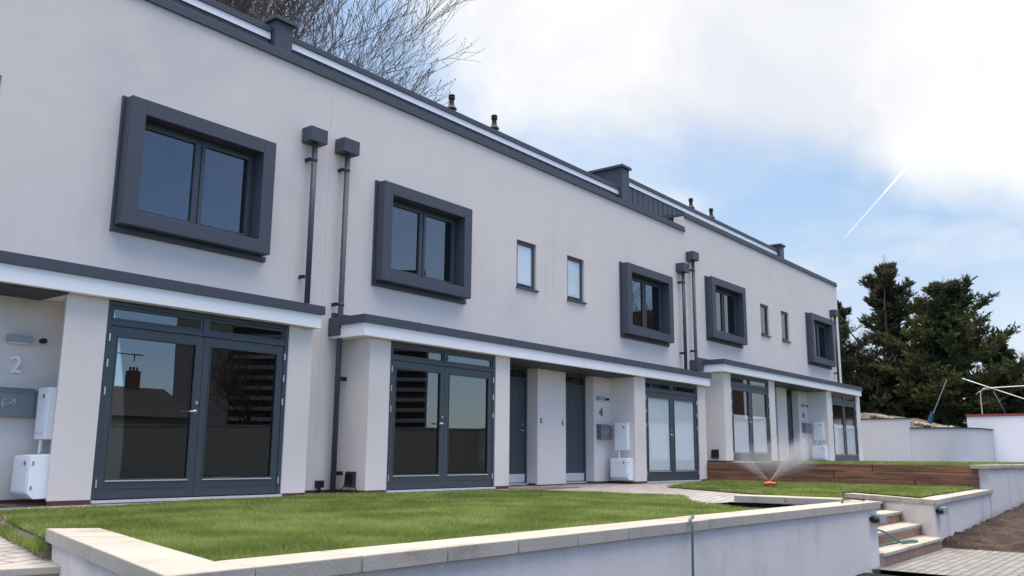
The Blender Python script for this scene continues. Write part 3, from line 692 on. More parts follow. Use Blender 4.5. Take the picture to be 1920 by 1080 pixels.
meter(29.60, 10.13, 10.47, .59, 1.19, .10, 'tall white meter box in the farthest porch, behind the sprinkler mist')
meter(29.60, 10.06, 10.50, -.05, .43, .24, 'low white gas meter box in the farthest porch', low=True)
def bell(x, z, label):
    T = empty('doorbell', (x, 10.598, z), label, 'doorbell', 'doorbells between the front doors')
    MB().box(x-.022, x+.022, 10.58, 10.598, z-.05, z+.05).build('plate', 'greymetal', T, bevel=.004); MB().tube([(x, 10.579, z+.01), (x, 10.573, z+.01)], .012, 10).build('button', 'plastic', T)
bell(14.43, .70, 'small grey doorbell left on the white pier between the two front doors'); bell(15.18, .68, 'small grey doorbell right on the white pier, beside the door of house 4')
# socket and vent covers near the ground
T = empty('outdoor_socket', (8.86, 10.645, -.45), 'small black cable box low on the wall left of the long downpipe', 'cable box')
MB().box(8.80, 8.93, 10.58, 10.645, -.49, -.385).build('cover', 'black', T, bevel=.005); MB().tube([(8.865, 10.61, -.49), (8.86, 10.61, -.575)], [.022, .012], 8).build('cable', 'black', T)
def air_vent(x, y, z, label):
    T = empty('air_vent', (x, y, z), label, 'vent', 'brown vent cowls')
    m = MB(); d = .07; m.v = [(x-d,y-.1,z-.11),(x,y-.1,z-.11),(x,y+.1,z-.11),(x-d,y+.1,z-.11),(x-d*.55,y-.1,z+.12),(x,y-.1,z+.12),(x,y+.1,z+.12),(x-d*.55,y+.1,z+.12)]
    m.f = [(0,3,2,1),(4,5,6,7),(0,1,5,4),(1,2,6,5),(2,3,7,6),(3,0,4,7)]; m.build('cowl', 'grille', T, bevel=.004)
    s = MB()
    for i in range(7): s.box(x-d-.004+i*.002, x-d*.75, y-.085+i*.026, y-.075+i*.026, z-.1, z+.09)
    s.build('louvre', 'black', T)
air_vent(9.214, 10.30, -.37, 'dark brown vent cowl on the bay side right of the long downpipe')
air_vent(21.71, 10.30, .09, 'dark vent cowl on the bay side above the left end of the sleepers')
o = MB().tube([(9.12, 10.5, -.56), (9.14, 10.42, -.50), (9.17, 10.36, -.42), (9.20, 10.30, -.40), (9.22, 10.24, -.44), (9.2, 10.16, -.54), (9.10, 10.1, -.565), (9.0, 10.2, -.566)], .009, 7).build('cable', 'black', smooth=True)
tag(o, 'loop of black cable on the dirt at the foot of the long downpipe', 'cable')

# ------------------------------------------------------------------ garden walls
def slabs(mb, a, b2, a2, b3, z0, z1, n, gap=.011):
    """n slabs between the outer line a->b2 and the inner line a2->b3"""
    a, b2, a2, b3 = map(Vector, (a, b2, a2, b3))
    for i in range(n):
        t0 = i/n; t1 = (i+1)/n; L1 = (b2-a).length/n; g = gap/L1/n/2*1.0
        t0 += g if i else 0; t1 -= g if i < n-1 else 0
        dz = random.uniform(-.0015, .0015)
        p = [a.lerp(b2, t0), a.lerp(b2, t1), a2.lerp(b3, t1), a2.lerp(b3, t0)]
        ar = sum(p[k].x*p[(k+1) % 4].y-p[(k+1) % 4].x*p[k].y for k in range(4))
        if ar < 0: p = p[::-1]
        mb.prism([(q.x, q.y) for q in p], z0+dz, z1+dz)
    return mb
# nearest wall round lawn A
T = empty('garden_wall', (6, 3.45, -1.3), 'nearest white rendered garden wall with stone coping around the first lawn', 'garden wall')
w1 = MB()
w1.prism([(2.17,3.53),(2.21,3.525),(11.30,3.30),(11.30,3.55),(2.45,3.76)], -1.6, -.586)
w1.build('wall', 'renderlow', T)
MB().prism([(2.17,3.532),(2.44,3.762),(3.06,5.98),(2.89,6.14)], -1.6, -.587).build('wall', 'renderlow', T)
MB().prism([(11.05,3.552),(11.30,3.552),(11.30,4.92),(11.05,4.92)], -1.6, -.587).build('wall', 'soil', T)  # dark soil colour on this arm paints the shadow below its coping
cp = MB(); slabs(cp, (2.56,3.468), (11.33,3.26), (2.56,3.79), (11.33,3.60), -.585, -.50, 14)
cp.build('coping', 'coping', T, bevel=.006)
cp = MB(); cp.prism([(2.12,3.48),(2.555,3.469),(2.555,3.789),(2.33,4.24)][:4], -.585, -.50)
slabs(cp, (2.337,4.245), (2.87,6.19), (2.56,3.80), (3.13,5.98), -.585, -.50, 3); cp.build('coping', 'coping', T, bevel=.006)
cp = MB(); slabs(cp, (11.33,3.605), (11.33,4.95), (10.93,3.605), (10.93,4.95), -.555, -.475, 2); cp.build('coping', 'coping', T, bevel=.006)
# second wall, lower lawn B
T = empty('garden_wall', (17, 3.4, -1.3), 'white rendered wall right of the brick steps, stone coping around the second lawn', 'garden wall')
MB().prism([(14.20,3.34),(19.95,3.64),(19.95,3.86),(14.75,3.6),(15.95,5.02),(15.70,5.10)], -1.6, -.651).build('wall', 'renderlow', T)
cp = MB(); slabs(cp, (14.15,3.29), (20.1,3.60), (14.55,3.60), (20.1,3.90), -.65, -.575, 9); cp.build('coping', 'coping', T, bevel=.006)
cp = MB(); slabs(cp, (14.16,3.312), (15.66,5.10), (14.53,3.61), (15.98,5.02), -.65, -.575, 3); cp.build('coping', 'coping', T, bevel=.006)
# third, upper terrace
T = empty('garden_wall', (28, 3.5, -1.3), 'tall white rendered wall at the right edge holding the upper terrace', 'garden wall')
MB().prism([(19.952,3.62),(44,3.5),(44,3.75),(20.1,3.9),(19.952,3.9)], -1.6, -.176).build('wall', 'renderlow', T)
cp = MB(); slabs(cp, (19.75,3.57), (44,3.44), (19.80,3.92), (44,3.8), -.175, -.10, 32); cp.build('coping', 'coping', T, bevel=.006)
# sleepers
T = empty('sleeper_wall', (20.2, 7, -.6), 'low wall of dark brown timber sleepers between the two lawns', 'retaining wall')
A, B = Vector((20.56, 9.98)), Vector((19.88, 3.80)); nrm = Vector((B.y-A.y, -(B.x-A.x))).normalized()
for r, cuts in enumerate(((0, .36, .80, 1), (0, .52, 1), (0, .28, .66, 1))):
    z0 = -.60+.162*r
    for i in range(len(cuts)-1):
        p = A.lerp(B, cuts[i]+.0015); q = A.lerp(B, cuts[i+1]-.0015); off = nrm*random.uniform(-.008, .008)
        p2 = p-nrm*.12; q2 = q-nrm*.12
        pts = [p+off, p2+off, q2+off, q+off]
        if sum(pts[k].x*pts[(k+1) % 4].y-pts[(k+1) % 4].x*pts[k].y for k in range(4)) < 0: pts = pts[::-1]
        MB().prism([tuple(v) for v in pts], z0+.003, z0+.159).build('sleeper', 'sleeper', T, bevel=.006)
# steps right
T = empty('garden_steps', (12.8, 3.6, -1.25), 'flight of brick and stone steps between the two garden walls', 'steps')
def splx(y): return 14.20+(y-3.34)*(1.5/1.76)+.05
for i, (y, z, zl) in enumerate(((3.25, -1.10, -1.3), (3.58, -.94, -1.1), (3.92, -.785, -.94), (4.26, -.66, -.785))):
    x0 = 11.31
    if y < 3.34: xr0 = 14.17
    else: xr0 = splx(y)
    yb = y+.36 if i < 3 else 5.28
    MB().prism([(x0, y+.015), (xr0 if y > 3.3 else 14.17, y+.015), (splx(yb) if y > 3.3 else 14.17+.25, yb), (x0, yb)], zl-.0, z-.041).build('riser', 'riserbrick', T)
    MB().prism([(x0, y-.01), (xr0 if y > 3.3 else 14.16, y-.01), (splx(yb-.01) if y > 3.3 else 14.4, yb-.01), (x0, yb-.01)], z-.04, z+(.0 if i < 3 else .0)).build('tread', 'coping', T, bevel=.005)
MB().prism([(11.32,4.335),(13.3,4.335),(15.62,5.125),(15.60,5.16),(13.29,4.37),(11.32,4.37)], -.75, -.577).build('riser', 'dirt', T)
# steps left
T = empty('garden_steps', (0, 5.6, -.8), 'stone edged brick step at the bottom left corner beside the paving', 'steps')
a = Vector((2.80, 5.76)); dv = Vector((-.95, .312)); nv = Vector((.312, .95))
for i, z in enumerate((-.700, -.86, -1.02)):
    p0 = a-nv*(.32*i); p1 = p0+dv*7; q1 = p1+nv*.36; q0 = p0+nv*.36
    MB().prism([tuple(p0+nv*.015), tuple(q0), tuple(q1), tuple(p1+nv*.015)][::1], z-.3, z-.046).build('riser', 'riserleft', T)
    cp = MB(); slabs(cp, p0, p1, q0, q1, z-.045, z, 12); cp.build('tread', 'coping', T, bevel=.005)

# garden lamps
def gl(x, y, z, label):
    T = empty('garden_lamp', (x, y, z), label, 'outdoor light', 'grey box lamps on the garden walls')
    MB().box(x-.02, x+.24, y-.10, y, z-.05, z+.055).build('lamp_body', 'lightgrey', T, bevel=.006)
    MB().lathe((x-.07, y-.06, z-.035), [(.02, 0), (.042, .012), (.045, .04), (.038, .06), (.01, .07)], 14).build('sensor', 'black', T, smooth=True)
    MB().box(x-.10, x-.022, y-.05, y, z-.015, z+.03).build('sensor_arm', 'black', T, bevel=.004)
gl(11.12, 3.305, -.70, 'grey lamp with black sensor on the wall end left of the brick steps')
gl(14.42, 3.348, -.745, 'grey lamp with black sensor on the wall right of the brick steps')
# hoses
o = MB().tube([(7.30,3.72,-.56),(7.22,3.66,-.50),(7.05,3.57,-.488),(6.70,3.42,-.487),(6.55,3.345,-.487),(6.545,3.325,-.51),(6.545,3.325,-.58),(6.545,3.33,-.9),(6.55,3.33,-1.2),(6.6,3.2,-1.28)], .0105, 8).build('garden_hose', 'hose', smooth=True)
tag(o, 'green garden hose hanging straight down over the nearest coping', 'hose')
def bez(pts, n=8):
    out = []; pts = [Vector(p) for p in pts]
    for i in range(len(pts)-1):
        p0 = pts[max(i-1, 0)]; p1 = pts[i]; p2 = pts[i+1]; p3 = pts[min(i+2, len(pts)-1)]
        for k in range(n):
            t = k/n; out.append(.5*((2*p1)+(-p0+p2)*t+(2*p0-5*p1+4*p2-p3)*t*t+(-p0+3*p1-3*p2+p3)*t**3))
    return out+[pts[-1]]
o = MB().tube(bez([(11.34,3.62,-.72),(11.7,3.60,-.83),(12.3,3.52,-.925),(12.65,3.40,-1.08),(13.05,3.33,-1.085),(13.2,3.36,-1.085),(13.0,3.44,-1.085),(12.5,3.5,-1.085),(11.9,3.52,-1.085),(11.4,3.53,-1.085)]), .013, 8).build('garden_hose', 'hose', smooth=True)
tag(o, 'green garden hose lying in a loop over the brick steps', 'hose')
o = MB().tube(bez([(10.50,3.44,-.49),(10.62,3.47,-.462),(10.85,3.50,-.455),(11.08,3.50,-.47),(11.30,3.45,-.489),(11.36,3.45,-.55),(11.36,3.45,-.70)]), .012, 8).build('garden_hose', 'hoseblack', smooth=True)
tag(o, 'dark hose arching over the coping corner at the top of the steps', 'hose')
# sprinkler and spray
SP = (16.75, 6.85, -.555)
T = empty('lawn_sprinkler', SP, 'small orange lawn sprinkler spraying water on the second lawn', 'sprinkler')
MB().lathe(SP, [(.02, .0), (.15, .01), (.15, .03), (.06, .05), (.04, .06)], 18).build('base', 'black', T)
m = MB()
for k in range(3):
    a = k*2.094+.5; m.tube([(SP[0], SP[1], SP[2]+.075), (SP[0]+.13*math.cos(a), SP[1]+.13*math.sin(a), SP[2]+.075)], [.035, .022], 8)
m.build('arm', 'orange', T, smooth=True)
MB().lathe((SP[0], SP[1], SP[2]+.055), [(.05, 0), (.055, .03), (.03, .055), (.01, .06)], 14).build('hub', 'orange', T, smooth=True)
def mist():
    m = bpy.data.materials.new('mist'); m.use_nodes = True; T = NT(m.node_tree)
    p = T.a('ShaderNodeTexCoord').outputs['Object']
    ln = T.a('ShaderNodeVectorMath', {0: p}, operation='LENGTH').outputs['Value']
    nrm_ = T.a('ShaderNodeVectorMath', {0: p}, operation='NORMALIZE').outputs[0]
    nz = T.a('ShaderNodeTexNoise', {'Vector': p, 'Scale': 2.6, 'Detail': 4.}).outputs[0]
    dens = None
    cr = Vector((.62, -.78, 0))
    for s_, k, el_, reach in ((1, 5.5, 44, 1.35), (-1, 2.6, 42, .95)):
        dr = (cr*s_*math.cos(R(el_))+Vector((0, 0, math.sin(R(el_))))).normalized()
        c_ = T.a('ShaderNodeVectorMath', {0: nrm_, 1: tuple(dr)}, operation='DOT_PRODUCT').outputs['Value']
        j = T.m('MULTIPLY', T.m('MULTIPLY', T.ramp(c_, (.955, 1.)), T.ramp(ln, (reach, .15))), k)
        dens = j if dens is None else T.m('ADD', dens, j)
    q = T.a('ShaderNodeVectorMath', {0: p, 1: (-.15, .12, -.48)}, operation='ADD').outputs[0]
    q = T.a('ShaderNodeVectorMath', {0: q, 1: (1.15, 1.15, 2.6)}, operation='MULTIPLY').outputs[0]
    r_ = T.a('ShaderNodeVectorMath', {0: q}, operation='LENGTH').outputs['Value']
    ms = T.m('MULTIPLY', T.m('MULTIPLY', T.ramp(r_, (1.05, .1)), T.ramp(nz, (.3, .65))), 1.4)
    dens = T.m('ADD', dens, ms)
    v = T.a('ShaderNodeVolumePrincipled', {'Color': (.93, .95, 1, 1), 'Density': dens, 'Anisotropy': .3})
    T.n.links.new(v.outputs[0], T.a('ShaderNodeOutputMaterial').inputs['Volume'])
    mb = MB(); bm = bmesh.new(); bmesh.ops.create_icosphere(bm, subdivisions=3, radius=1.)
    mb.v = [(v_.co.x*1.15+.1, v_.co.y*1.15-.1, max(-.04, v_.co.z*.95+.35)) for v_ in bm.verts]; mb.f = [[v_.index for v_ in f.verts] for f in bm.faces]; bm.free()
    o = mb.build('water_mist', m); o.location = (SP[0], SP[1], SP[2]+.09)
    tag(o, 'soft white mist hanging over the orange sprinkler in front of the sleepers', 'mist', kind='stuff')
def spray():
    rng = random.Random(3); m = MB(); o = Vector(SP)+Vector((0,0,.1))
    def drop(p, s):
        b = len(m.v); d1 = Vector((rng.uniform(-1,1), rng.uniform(-1,1), rng.uniform(-1,1))).normalized(); d2 = d1.orthogonal().normalized()
        m.v += [tuple(p-d1*s), tuple(p+d1*s*.6+d2*s*.7), tuple(p+d1*s*.6-d2*s*.7)]; m.f.append([b, b+1, b+2])
    cr = Vector((.62, -.78, 0)); 
    for (dirx, elev, n, reach, spread) in ((.80, 46, 2600, 1.5, .10), (-.75, 44, 1100, 1.1, .15)):
        for i in range(n):
            t = rng.random()**.8*reach; e = R(elev)
            p = o+cr*(dirx*t*math.cos(e)) + Vector((0,0,1))*(t*math.sin(e)-.09*t*t) + Vector((rng.gauss(0,1), rng.gauss(0,1), rng.gauss(0,.8)))*(spread*t*t+.004)
            drop(p, rng.uniform(.003, .006))
    for i in range(5000):
        t = abs(rng.gauss(0, 1)); p = o+cr*(rng.gauss(.12, .62)) + Vector((rng.gauss(0,.2), rng.gauss(0,.3), 0)) + Vector((0,0,1))*(abs(rng.gauss(.50, .28)))
        drop(p, rng.uniform(.002, .004))
    tag(m.build('water_spray', 'spray'), 'fine mist of water rising in a V from the orange sprinkler', 'water spray', kind='stuff')
spray()
mist()
tag(MB().lathe((7.0, 8.4, -.56), [(.01,0),(.26,0),(.26,.012),(.01,.014)], 20).build('drain_cover', 'grille'), 'small dark drain cover sunk in the back of the nearest lawn', 'drain cover')

# ------------------------------------------------------------------ boundary walls at the far right
M['farwall'] = mat('farwall', (.50, .51, .55), .85, .2, noise_amt=.05, nscale=.8)
T = empty('boundary_wall', (38, 10, 0), 'rendered boundary wall with thin dark capping behind the last house, stepping down', 'boundary wall')
MB().box(38.0, 38.2, 9.6, 15, -.2, 1.585).build('wall', 'farwall', T); MB().box(37.96, 38.24, 9.58, 15, 1.587, 1.63).build('capping', 'soffit', T)
w2 = MB(); arc = [(38.02, 9.6), (38.02, 8.3), (38.12, 7.9), (38.5, 7.55), (39.4, 7.3), (41.0, 7.15)]
for i in range(len(arc)-1):
    (xa, ya), (xb, yb) = arc[i], arc[i+1]; d_ = Vector((xb-xa, yb-ya)).normalized(); n_ = Vector((-d_.y, d_.x))*.2
    p = [(xa, ya), (xb, yb), (xb+n_.x, yb+n_.y), (xa+n_.x, ya+n_.y)]
    w2.prism(p, -.2, 1.195)
w2.build('wall', 'farwall', T)
w2 = MB()
for i in range(len(arc)-1):
    (xa, ya), (xb, yb) = arc[i], arc[i+1]; d_ = Vector((xb-xa, yb-ya)).normalized(); n_ = Vector((-d_.y, d_.x))*.24; e_ = Vector((-d_.y, d_.x))*-.05
    w2.prism([(xa+e_.x, ya+e_.y), (xb+e_.x, yb+e_.y), (xb+n_.x, yb+n_.y), (xa+n_.x, ya+n_.y)], 1.197, 1.24)
w2.build('capping', 'soffit', T)
T = empty('boundary_wall', (41.2, 0, 0), 'long white wall capped with red bricks at the right edge', 'boundary wall')
MB().box(41.1, 41.3, -3, 8.1, -1.6, 1.765).build('wall', 'white', T); MB().box(41.05, 41.35, -3, 8.12, 1.767, 1.86).build('brick_capping', 'capbrick', T)
# metal frame
T = empty('pole_frame', (42, 7, 1.8), 'bent silver tube frame rising behind the red capped wall', 'metal frame')
MB().tube(bez([(42,7.66,1.6),(42,7.67,2.6),(42,7.63,2.88),(42,7.45,2.98),(42,7.0,3.0),(42,4.5,3.06)], 5), .024, 8).build('rail', 'steel', T, smooth=True)
MB().tube(bez([(42,7.85,2.72),(42,7.75,2.82),(42,7.5,2.92),(42,7.1,2.95)], 4), .012, 6).build('brace', 'steel', T, smooth=True)
MB().tube([(42.2,6.7,1.6),(42.1,7.18,2.86)], .012, 6).build('brace', 'greymetal', T, smooth=True)
tag(MB().tube([(41.9,8.3,3.43),(42.1,6.06,2.49),(42.2,4.8,1.95)], .022, 8).build('metal_pole', 'steel', smooth=True), 'silver pole slanting down to the right across the bent tube frame', 'pole')
T = empty('leaning_pole', (42, 9.74, 1.6), 'thin leaning pole with a blue wrapped foot in front of the conifers', 'pole')
MB().tube([(42,9.76,1.6),(42,8.94,3.42)], .018, 6).build('pole', 'steel', T); MB().tube([(42,9.78,1.55),(42,9.72,1.75),(42,9.62,2.05)], [.11,.09,.05], 8).build('blue_wrap', 'blueb', T)

# ------------------------------------------------------------------ trees
def bare_tree(x, y, z, h, spread, seed, label, levels=6, sc=1.):
    rng = random.Random(seed); T = empty('bare_tree', (x, y, z), label, 'tree', 'bare trees')
    tr = MB(); tw = MB(); bd = MB()
    def grow(p, d, L, r, lev):
        nseg = 4 if lev < 3 else 3; pts = [p]; q = p.copy(); dd = d.copy(); rs = [r]
        for i in range(nseg):
            dd = (dd+Vector((rng.gauss(0,.15), rng.gauss(0,.15), rng.gauss(.03,.11)))).normalized(); q = q+dd*(L/nseg); pts.append(q.copy()); rs.append(r*(1-.42*(i+1)/nseg))
        (tr if lev < 3 else tw).tube(pts, [max(q_, .0072) for q_ in rs], 7 if lev < 2 else (5 if lev < 3 else 3), cap=False)
        if lev >= levels:
            if rng.random() < .5:
                b = len(bd.v); s = .03; bd.v += [tuple(q+Vector((s,0,0))), tuple(q+Vector((-s*.5,s,0))), tuple(q+Vector((-s*.5,-s*.5,s*1.4)))]; bd.f.append([b,b+1,b+2])
            return
        n = {0: 6, 1: 5, 2: 4, 3: 4, 4: 4, 5: 3}.get(lev, 3)
        for k in range(n):
            i = rng.randint(max(1, nseg-2), nseg) if k else nseg
            base = pts[i]; ax = Vector((rng.gauss(0,1), rng.gauss(0,1), rng.gauss(0,.5))).normalized()
            ang = rng.uniform(.25, .75) if k else rng.uniform(.05, .3)
            nd = (dd+ax*math.tan(ang)*.8*spread).normalized(); nd.z = abs(nd.z)*.8+.18; nd.normalize()
            grow(base, nd, L*rng.uniform(.58, .82), rs[i]*rng.uniform(.55, .72), lev+1)
    grow(Vector((x, y, z)), Vector((0,0,1)), h*.30, .22*sc, 0)
    tr.build('trunk', 'bark', T, smooth=True)
    if tw.f: tag(tw.build('twigs', 'twig', T), None)
    if bd.f: bd.build('buds', 'bud', T)
bare_tree(12.0, 24, -1, 20, 1.0, 11, 'bare tree behind the roof at the top edge, leftmost')
bare_tree(15.2, 23, -1, 20.5, 1.0, 5, 'bare tree behind the first roof post')
bare_tree(16.2, 22.5, -1, 18.4, .92, 8, 'bare tree with fine upswept twigs, nearest to the roof flues')
bare_tree(17.2, 27, -1, 24, 1.0, 21, 'tallest bare tree standing farther back behind the roof')

bare_tree(18.1, 22.5, -1, 16.4, .85, 61, 'lowest twiggy bare tree, at the right end of the group behind the roof')

def conifer(x, y, z, h, rad, seed, label, n=26, m='conifer', lean=(0, 0), base=.12, dead=0., nt=(26, 42), wid=.8):
    rng = random.Random(seed); T = empty('conifer_tree', (x, y, z), label, 'tree', 'dark conifers by the end wall')
    tr = MB(); fo = MB(); dw = MB()
    for s in range(3):
        ox, oy = rng.gauss(0,.35), rng.gauss(0,.35)
        tr.tube([(x+ox, y+oy, z-.3), (x+ox*1.4+lean[0]*.3, y+oy*1.4+lean[1]*.3, z+h*.35), (x+ox*1.8+lean[0]*.7, y+oy*1.8+lean[1]*.7, z+h*(.75-.15*s)), (x+lean[0]*(1 if s == 0 else .8)+ox*(0 if s == 0 else 2), y+lean[1]*(1 if s == 0 else .8)+oy*(0 if s == 0 else 2), z+h*(.97-.2*s))], [.16, .11, .05, .01], 7)
    def leaf(p, d, s):
        b = len(fo.v); u = d.orthogonal().normalized(); u.rotate(Matrix.Rotation(rng.uniform(0, 6.28), 3, d)); u *= s*.22
        fo.v += [tuple(p-u), tuple(p+u), tuple(p+d*s)]; fo.f.append([b, b+1, b+2])
    for i in range(n):
        f = i/(n-1); hz = z+h*(base+(1-base)*f*.97)
        az = i*2.399+rng.uniform(-.5, .5)
        prof = (1.02-f)**.72 * (.8+.2*math.sin(min(1, f*3)*math.pi/2))*1.15*(1.25 if rng.random() < .22 else .95)
        L = rad*prof*rng.uniform(.7, 1.18)*(.6+.4*abs(math.sin(az))) + .35
        el = rng.uniform(.2, .55)+.55*f
        c0 = Vector((x+lean[0]*f, y+lean[1]*f, hz)); d = Vector((math.cos(az)*math.cos(el), math.sin(az)*math.cos(el), math.sin(el)))
        isdead = rng.random() < dead
        pts = []; q = c0.copy(); dd = d.copy(); ns = 9
        for k in range(ns+1): pts.append(q.copy()); dd = (dd+Vector((rng.gauss(0,.05), rng.gauss(0,.05), -.045 if k < 5 else .05))).normalized(); q = q+dd*(L/ns)
        (dw if isdead else tr).tube(pts, [max(.008, .06*(1-k/ns)) for k in range(ns+1)], 4, cap=False)
        for k in range(1, ns+1):
            g = k/ns; nb = rng.randint(*nt)//5
            for j in range(nb):
                # a flat feathery side spray
                t = (dd*rng.uniform(.5, 1.1)+Vector((rng.gauss(0,1), rng.gauss(0,1), rng.gauss(.12,.38)))*wid).normalized()
                sl_ = rng.uniform(.35, .95)*(1.1-.55*g)*min(1.25, L/2.3)+.12; p0 = pts[k]-(pts[k]-pts[k-1])*rng.random()
                if isdead:
                    dw.tube([p0, p0+t*sl_*.6, p0+t*sl_+Vector((0,0,.08))], [.012,.008,.004], 3, cap=False); continue
                m_ = int(9+sl_*15)
                for e in range(m_):
                    u = e/m_; p = p0+t*sl_*u+Vector((rng.gauss(0,.05), rng.gauss(0,.05), rng.gauss(-.02,.04)))*(1.2-u*.6)
                    ld = (t+Vector((rng.gauss(0,.45), rng.gauss(0,.45), rng.gauss(.1,.3)))).normalized(); leaf(p, ld, rng.uniform(.10, .24))
    # leader tip
    for e in range(190):
        u = rng.random(); tz = z+h*(.82+.27*u); an = rng.uniform(0, 6.28); ro = rng.random()*.55*(1-u)**.8
        p = Vector((x+lean[0]+ro*math.cos(an), y+lean[1]+ro*math.sin(an), tz+ro*.35)); ld = Vector((rng.gauss(0,.6), rng.gauss(0,.6), 1)).normalized(); leaf(p+Vector((rng.gauss(0,.05), rng.gauss(0,.05), 0)), ld, .2*(1.2-u))
    tr.build('trunk', 'bark', T, smooth=True)
    if fo.f: fo.build('crown', m, T)
    if dw.f: dw.build('dead_branches', 'twig', T)
conifer(48, 10.0, 1.5, 7.0, 3.5, 31, 'broad green conifer with feathery tips, the right one of the main pair', n=84, base=.04)
conifer(48.5, 12.9, 1.5, 8.5, 2.6, 17, 'tall dark conifer with a thin ragged tip, left of the broad one', n=56, m='conifer2', base=.16, dead=.1)
conifer(46.5, 15.0, 1.4, 6.2, 2.7, 23, 'low dark conifer with bare brown twigs beside the last house', n=34, m='conifer2', base=.25, dead=.35)
conifer(50.5, 8.3, 1.0, 4.4, 2.1, 29, 'low spreading conifer at the right, before the brown roof', n=36, base=.02)
conifer(47.5, 14.0, 1.3, 3.3, 2.1, 53, 'lowest dark conifer, its foot hidden by the end of the last house', n=34, m='conifer2', base=.02)
conifer(50.5, 11.6, 1.4, 3.4, 3.0, 37, 'dark low conifer growth filling the gap under the main pair', n=34, m='conifer2', base=.02)
bare_tree(52, 6.2, .5, 7.2, 1.0, 14, 'bare twigs at the right edge above the brown roofed house', levels=5, sc=.5)

# ------------------------------------------------------------------ houses behind and opposite (the latter show in the glass)
def simple_house(x0, x1, y0, y1, zb, ze, zr, label, wall='hbrick', roof='rtile', wins=(), chim=(), axis='Y'):
    T = empty('distant_house', ((x0+x1)/2, (y0+y1)/2, zb), label, 'house', 'houses around the site')
    MB().box(x0, x1, y0, y1, zb, ze).build('wall', wall, T)
    r = MB(); o = .4
    if axis == 'Y':
        xm = (x0+x1)/2; r.v = [(x0-o,y0-o,ze),(x1+o,y0-o,ze),(x1+o,y1+o,ze),(x0-o,y1+o,ze),(xm,y0+2.,zr),(xm,y1-2.,zr)]
        r.f = [(0,3,2,1),(0,1,4),(1,2,5,4),(2,3,5),(3,0,4,5)]
    else:
        ym = (y0+y1)/2; r.v = [(x0-o,y0-o,ze),(x1+o,y0-o,ze),(x1+o,y1+o,ze),(x0-o,y1+o,ze),(x0+.5,ym,zr),(x1-.5,ym,zr)]
        r.f = [(0,3,2,1),(0,1,5,4),(1,2,5),(2,3,4,5),(3,0,4)]
    RF = r.build('roof', roof, T)
    for (cx, cy, hh) in chim:
        cm = MB().box(cx-.5, cx+.5, cy-.35, cy+.35, zr-.8, zr+hh)
        for k in (-.3, 0, .3): cm.lathe((cx+k, cy, zr+hh), [(.11,0),(.09,.35)], 8)
        cm.build('chimney', 'hbrick', RF)
    for (face, p, za, wx, wz) in wins:
        if face == 'W': f = MB().box(x0-.05, x0-.001, p-wx/2, p+wx/2, za, za+wz).build('window', 'white', T); MB().box(x0-.06, x0-.051, p-wx/2+.08, p-.04, za+.08, za+wz-.08).box(x0-.06, x0-.051, p+.04, p+wx/2-.08, za+.08, za+wz-.08).build('pane', 'winglass', f)
        if face == 'N': f = MB().box(p-wx/2, p+wx/2, y1+.001, y1+.05, za, za+wz).build('window', 'white', T); MB().box(p-wx/2+.08, p-.04, y1+.051, y1+.06, za+.08, za+wz-.08).box(p+.04, p+wx/2-.08, y1+.051, y1+.06, za+.08, za+wz-.08).build('pane', 'winglass', f)
simple_house(60, 68, -2, 9.6, 0, 3.8, 6.2, 'brown roofed house behind the conifers at the right edge', wins=[('W', 8.2, 2.3, .9, 1.2), ('W', 5, 2.3, 1.4, 1.2)])
simple_house(52, 60, -22, -6, 0, 6.2, 10.5, 'brick house facing the terrace, mirrored in the upper windows', wins=[('W', -8, 1.0, 2, 2), ('W', -13, 1.0, 2, 2), ('W', -8, 4, 2, 1.5)], chim=[(56, -12, 1.5)])
simple_house(30, 44, -58, -50, -1.5, 3.0, 5.6, 'dark roofed house with a chimney, mirrored in the nearest glazed doors', roof='dtile', wall='fencewood', chim=[(40.5, -54, 1.4)], axis='X')
simple_house(8, 26, -60, -52, -1.5, 3.0, 5.8, 'second dark roofed house opposite the terrace', roof='dtile', wall='fencewood', chim=[(20, -56, 1.2)], axis='X')
T = empty('television_aerial', (38.4, -53.5, 5.6), 'thin television aerial on a dark roof, mirrored in the nearest glazed door', 'aerial')
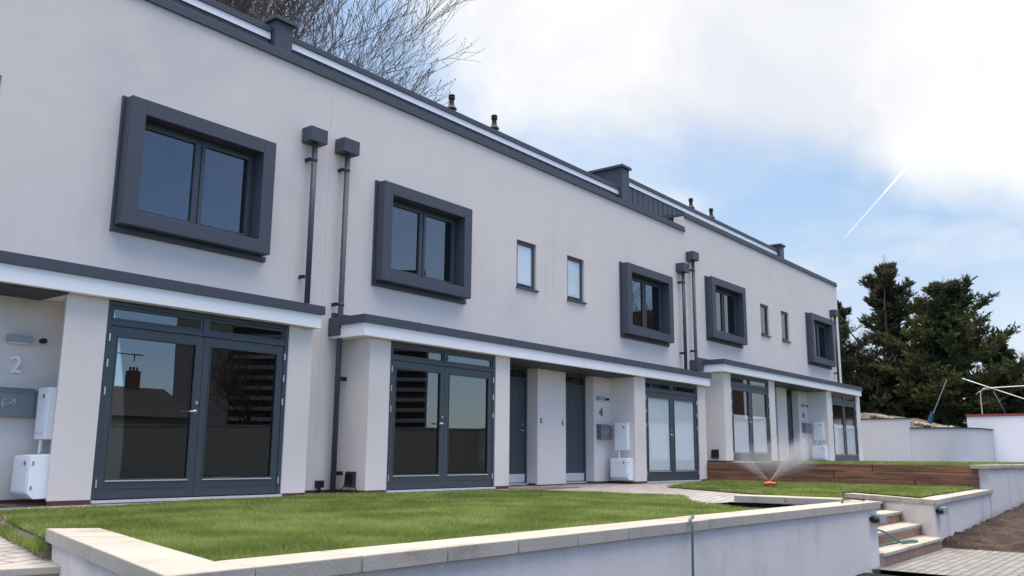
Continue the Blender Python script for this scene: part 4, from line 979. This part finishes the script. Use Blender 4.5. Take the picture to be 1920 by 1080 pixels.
MB().tube([(38.4,-53.5,5.0),(38.4,-53.5,8.6)], .05, 6).build('mast', 'black', T); MB().tube([(37.0,-53.5,8.4),(41,-53.5,8.4)], .05, 5).tube([(40.2,-53.5,8.4),(40.2,-53.5,7.8)], .05, 5).tube([(37.4,-53.5,8.1),(37.4,-53.5,8.7)], .04, 5).build('arms', 'black', T)
# tower block
T = empty('tower_block', (150, -190, -1.5), 'tall block of flats with pale balcony bands, mirrored in the glazed doors', 'tower block')
tx, ty = 136, -207; c, s = math.cos(R(48)), math.sin(R(48))
def tw_pts(a0, a1, b0, b1): return [(tx+a*c-b*s, ty+a*s+b*c) for a, b in ((a0,b0),(a1,b0),(a1,b1),(a0,b1))]
MB().prism(tw_pts(0, 70, -25, 0), -1.5, 53).build('wall', 'dtile', T)
for k in range(18):
    MB().prism(tw_pts(16, 70.3, .01, 1.4), .2+k*2.9, 1.25+k*2.9).build('balcony', 'concrete', T)
MB().prism(tw_pts(0.0, 15.5, .01, .5), -1.5, 54).build('stair_panel', 'concrete', T)
# garden fence opposite
T = empty('timber_fence', (38, -20, -1.3), 'long brown timber fence with a pale top rail, mirrored in the lower glass', 'fence')
FP = [(41.3,-3.1),(46,-19),(41.5,-22.6),(35,-27),(26,-40),(0,-44)]
pn = MB(); rl = MB()
for i in range(len(FP)-1):
    a = Vector(FP[i]); b = Vector(FP[i+1]); d_ = (b-a).normalized(); n_ = Vector((-d_.y, d_.x))
    pts = [a, b, b+n_*.05, a+n_*.05]; pn.prism([tuple(v) for v in pts], -1.6, 1.7)
    L = (b-a).length; k = 0.
    while k < L:
        p = a+d_*k; q = p+d_*.1; pn.prism([tuple(p-n_*.02), tuple(q-n_*.02), tuple(q+n_*.07), tuple(p+n_*.07)], -1.6, 1.65); k += 2.4 if L > 12 else 1.8
    pts = [a-n_*.04, b-n_*.04, b+n_*.09, a+n_*.09]; rl.prism([tuple(v) for v in pts], 1.702, 1.80)
pn.build('panels', 'fencewood', T); rl.build('top_rail', 'concrete', T)
bare_tree(36, -30, -1.3, 10.5, 1.0, 41, 'bare tree opposite the terrace, mirrored in the nearest glazed doors', levels=5, sc=.7)
bare_tree(45, -4.5, -1.3, 17, 1.2, 43, 'tall bare tree opposite, mirrored in the box window of house 4', levels=6)
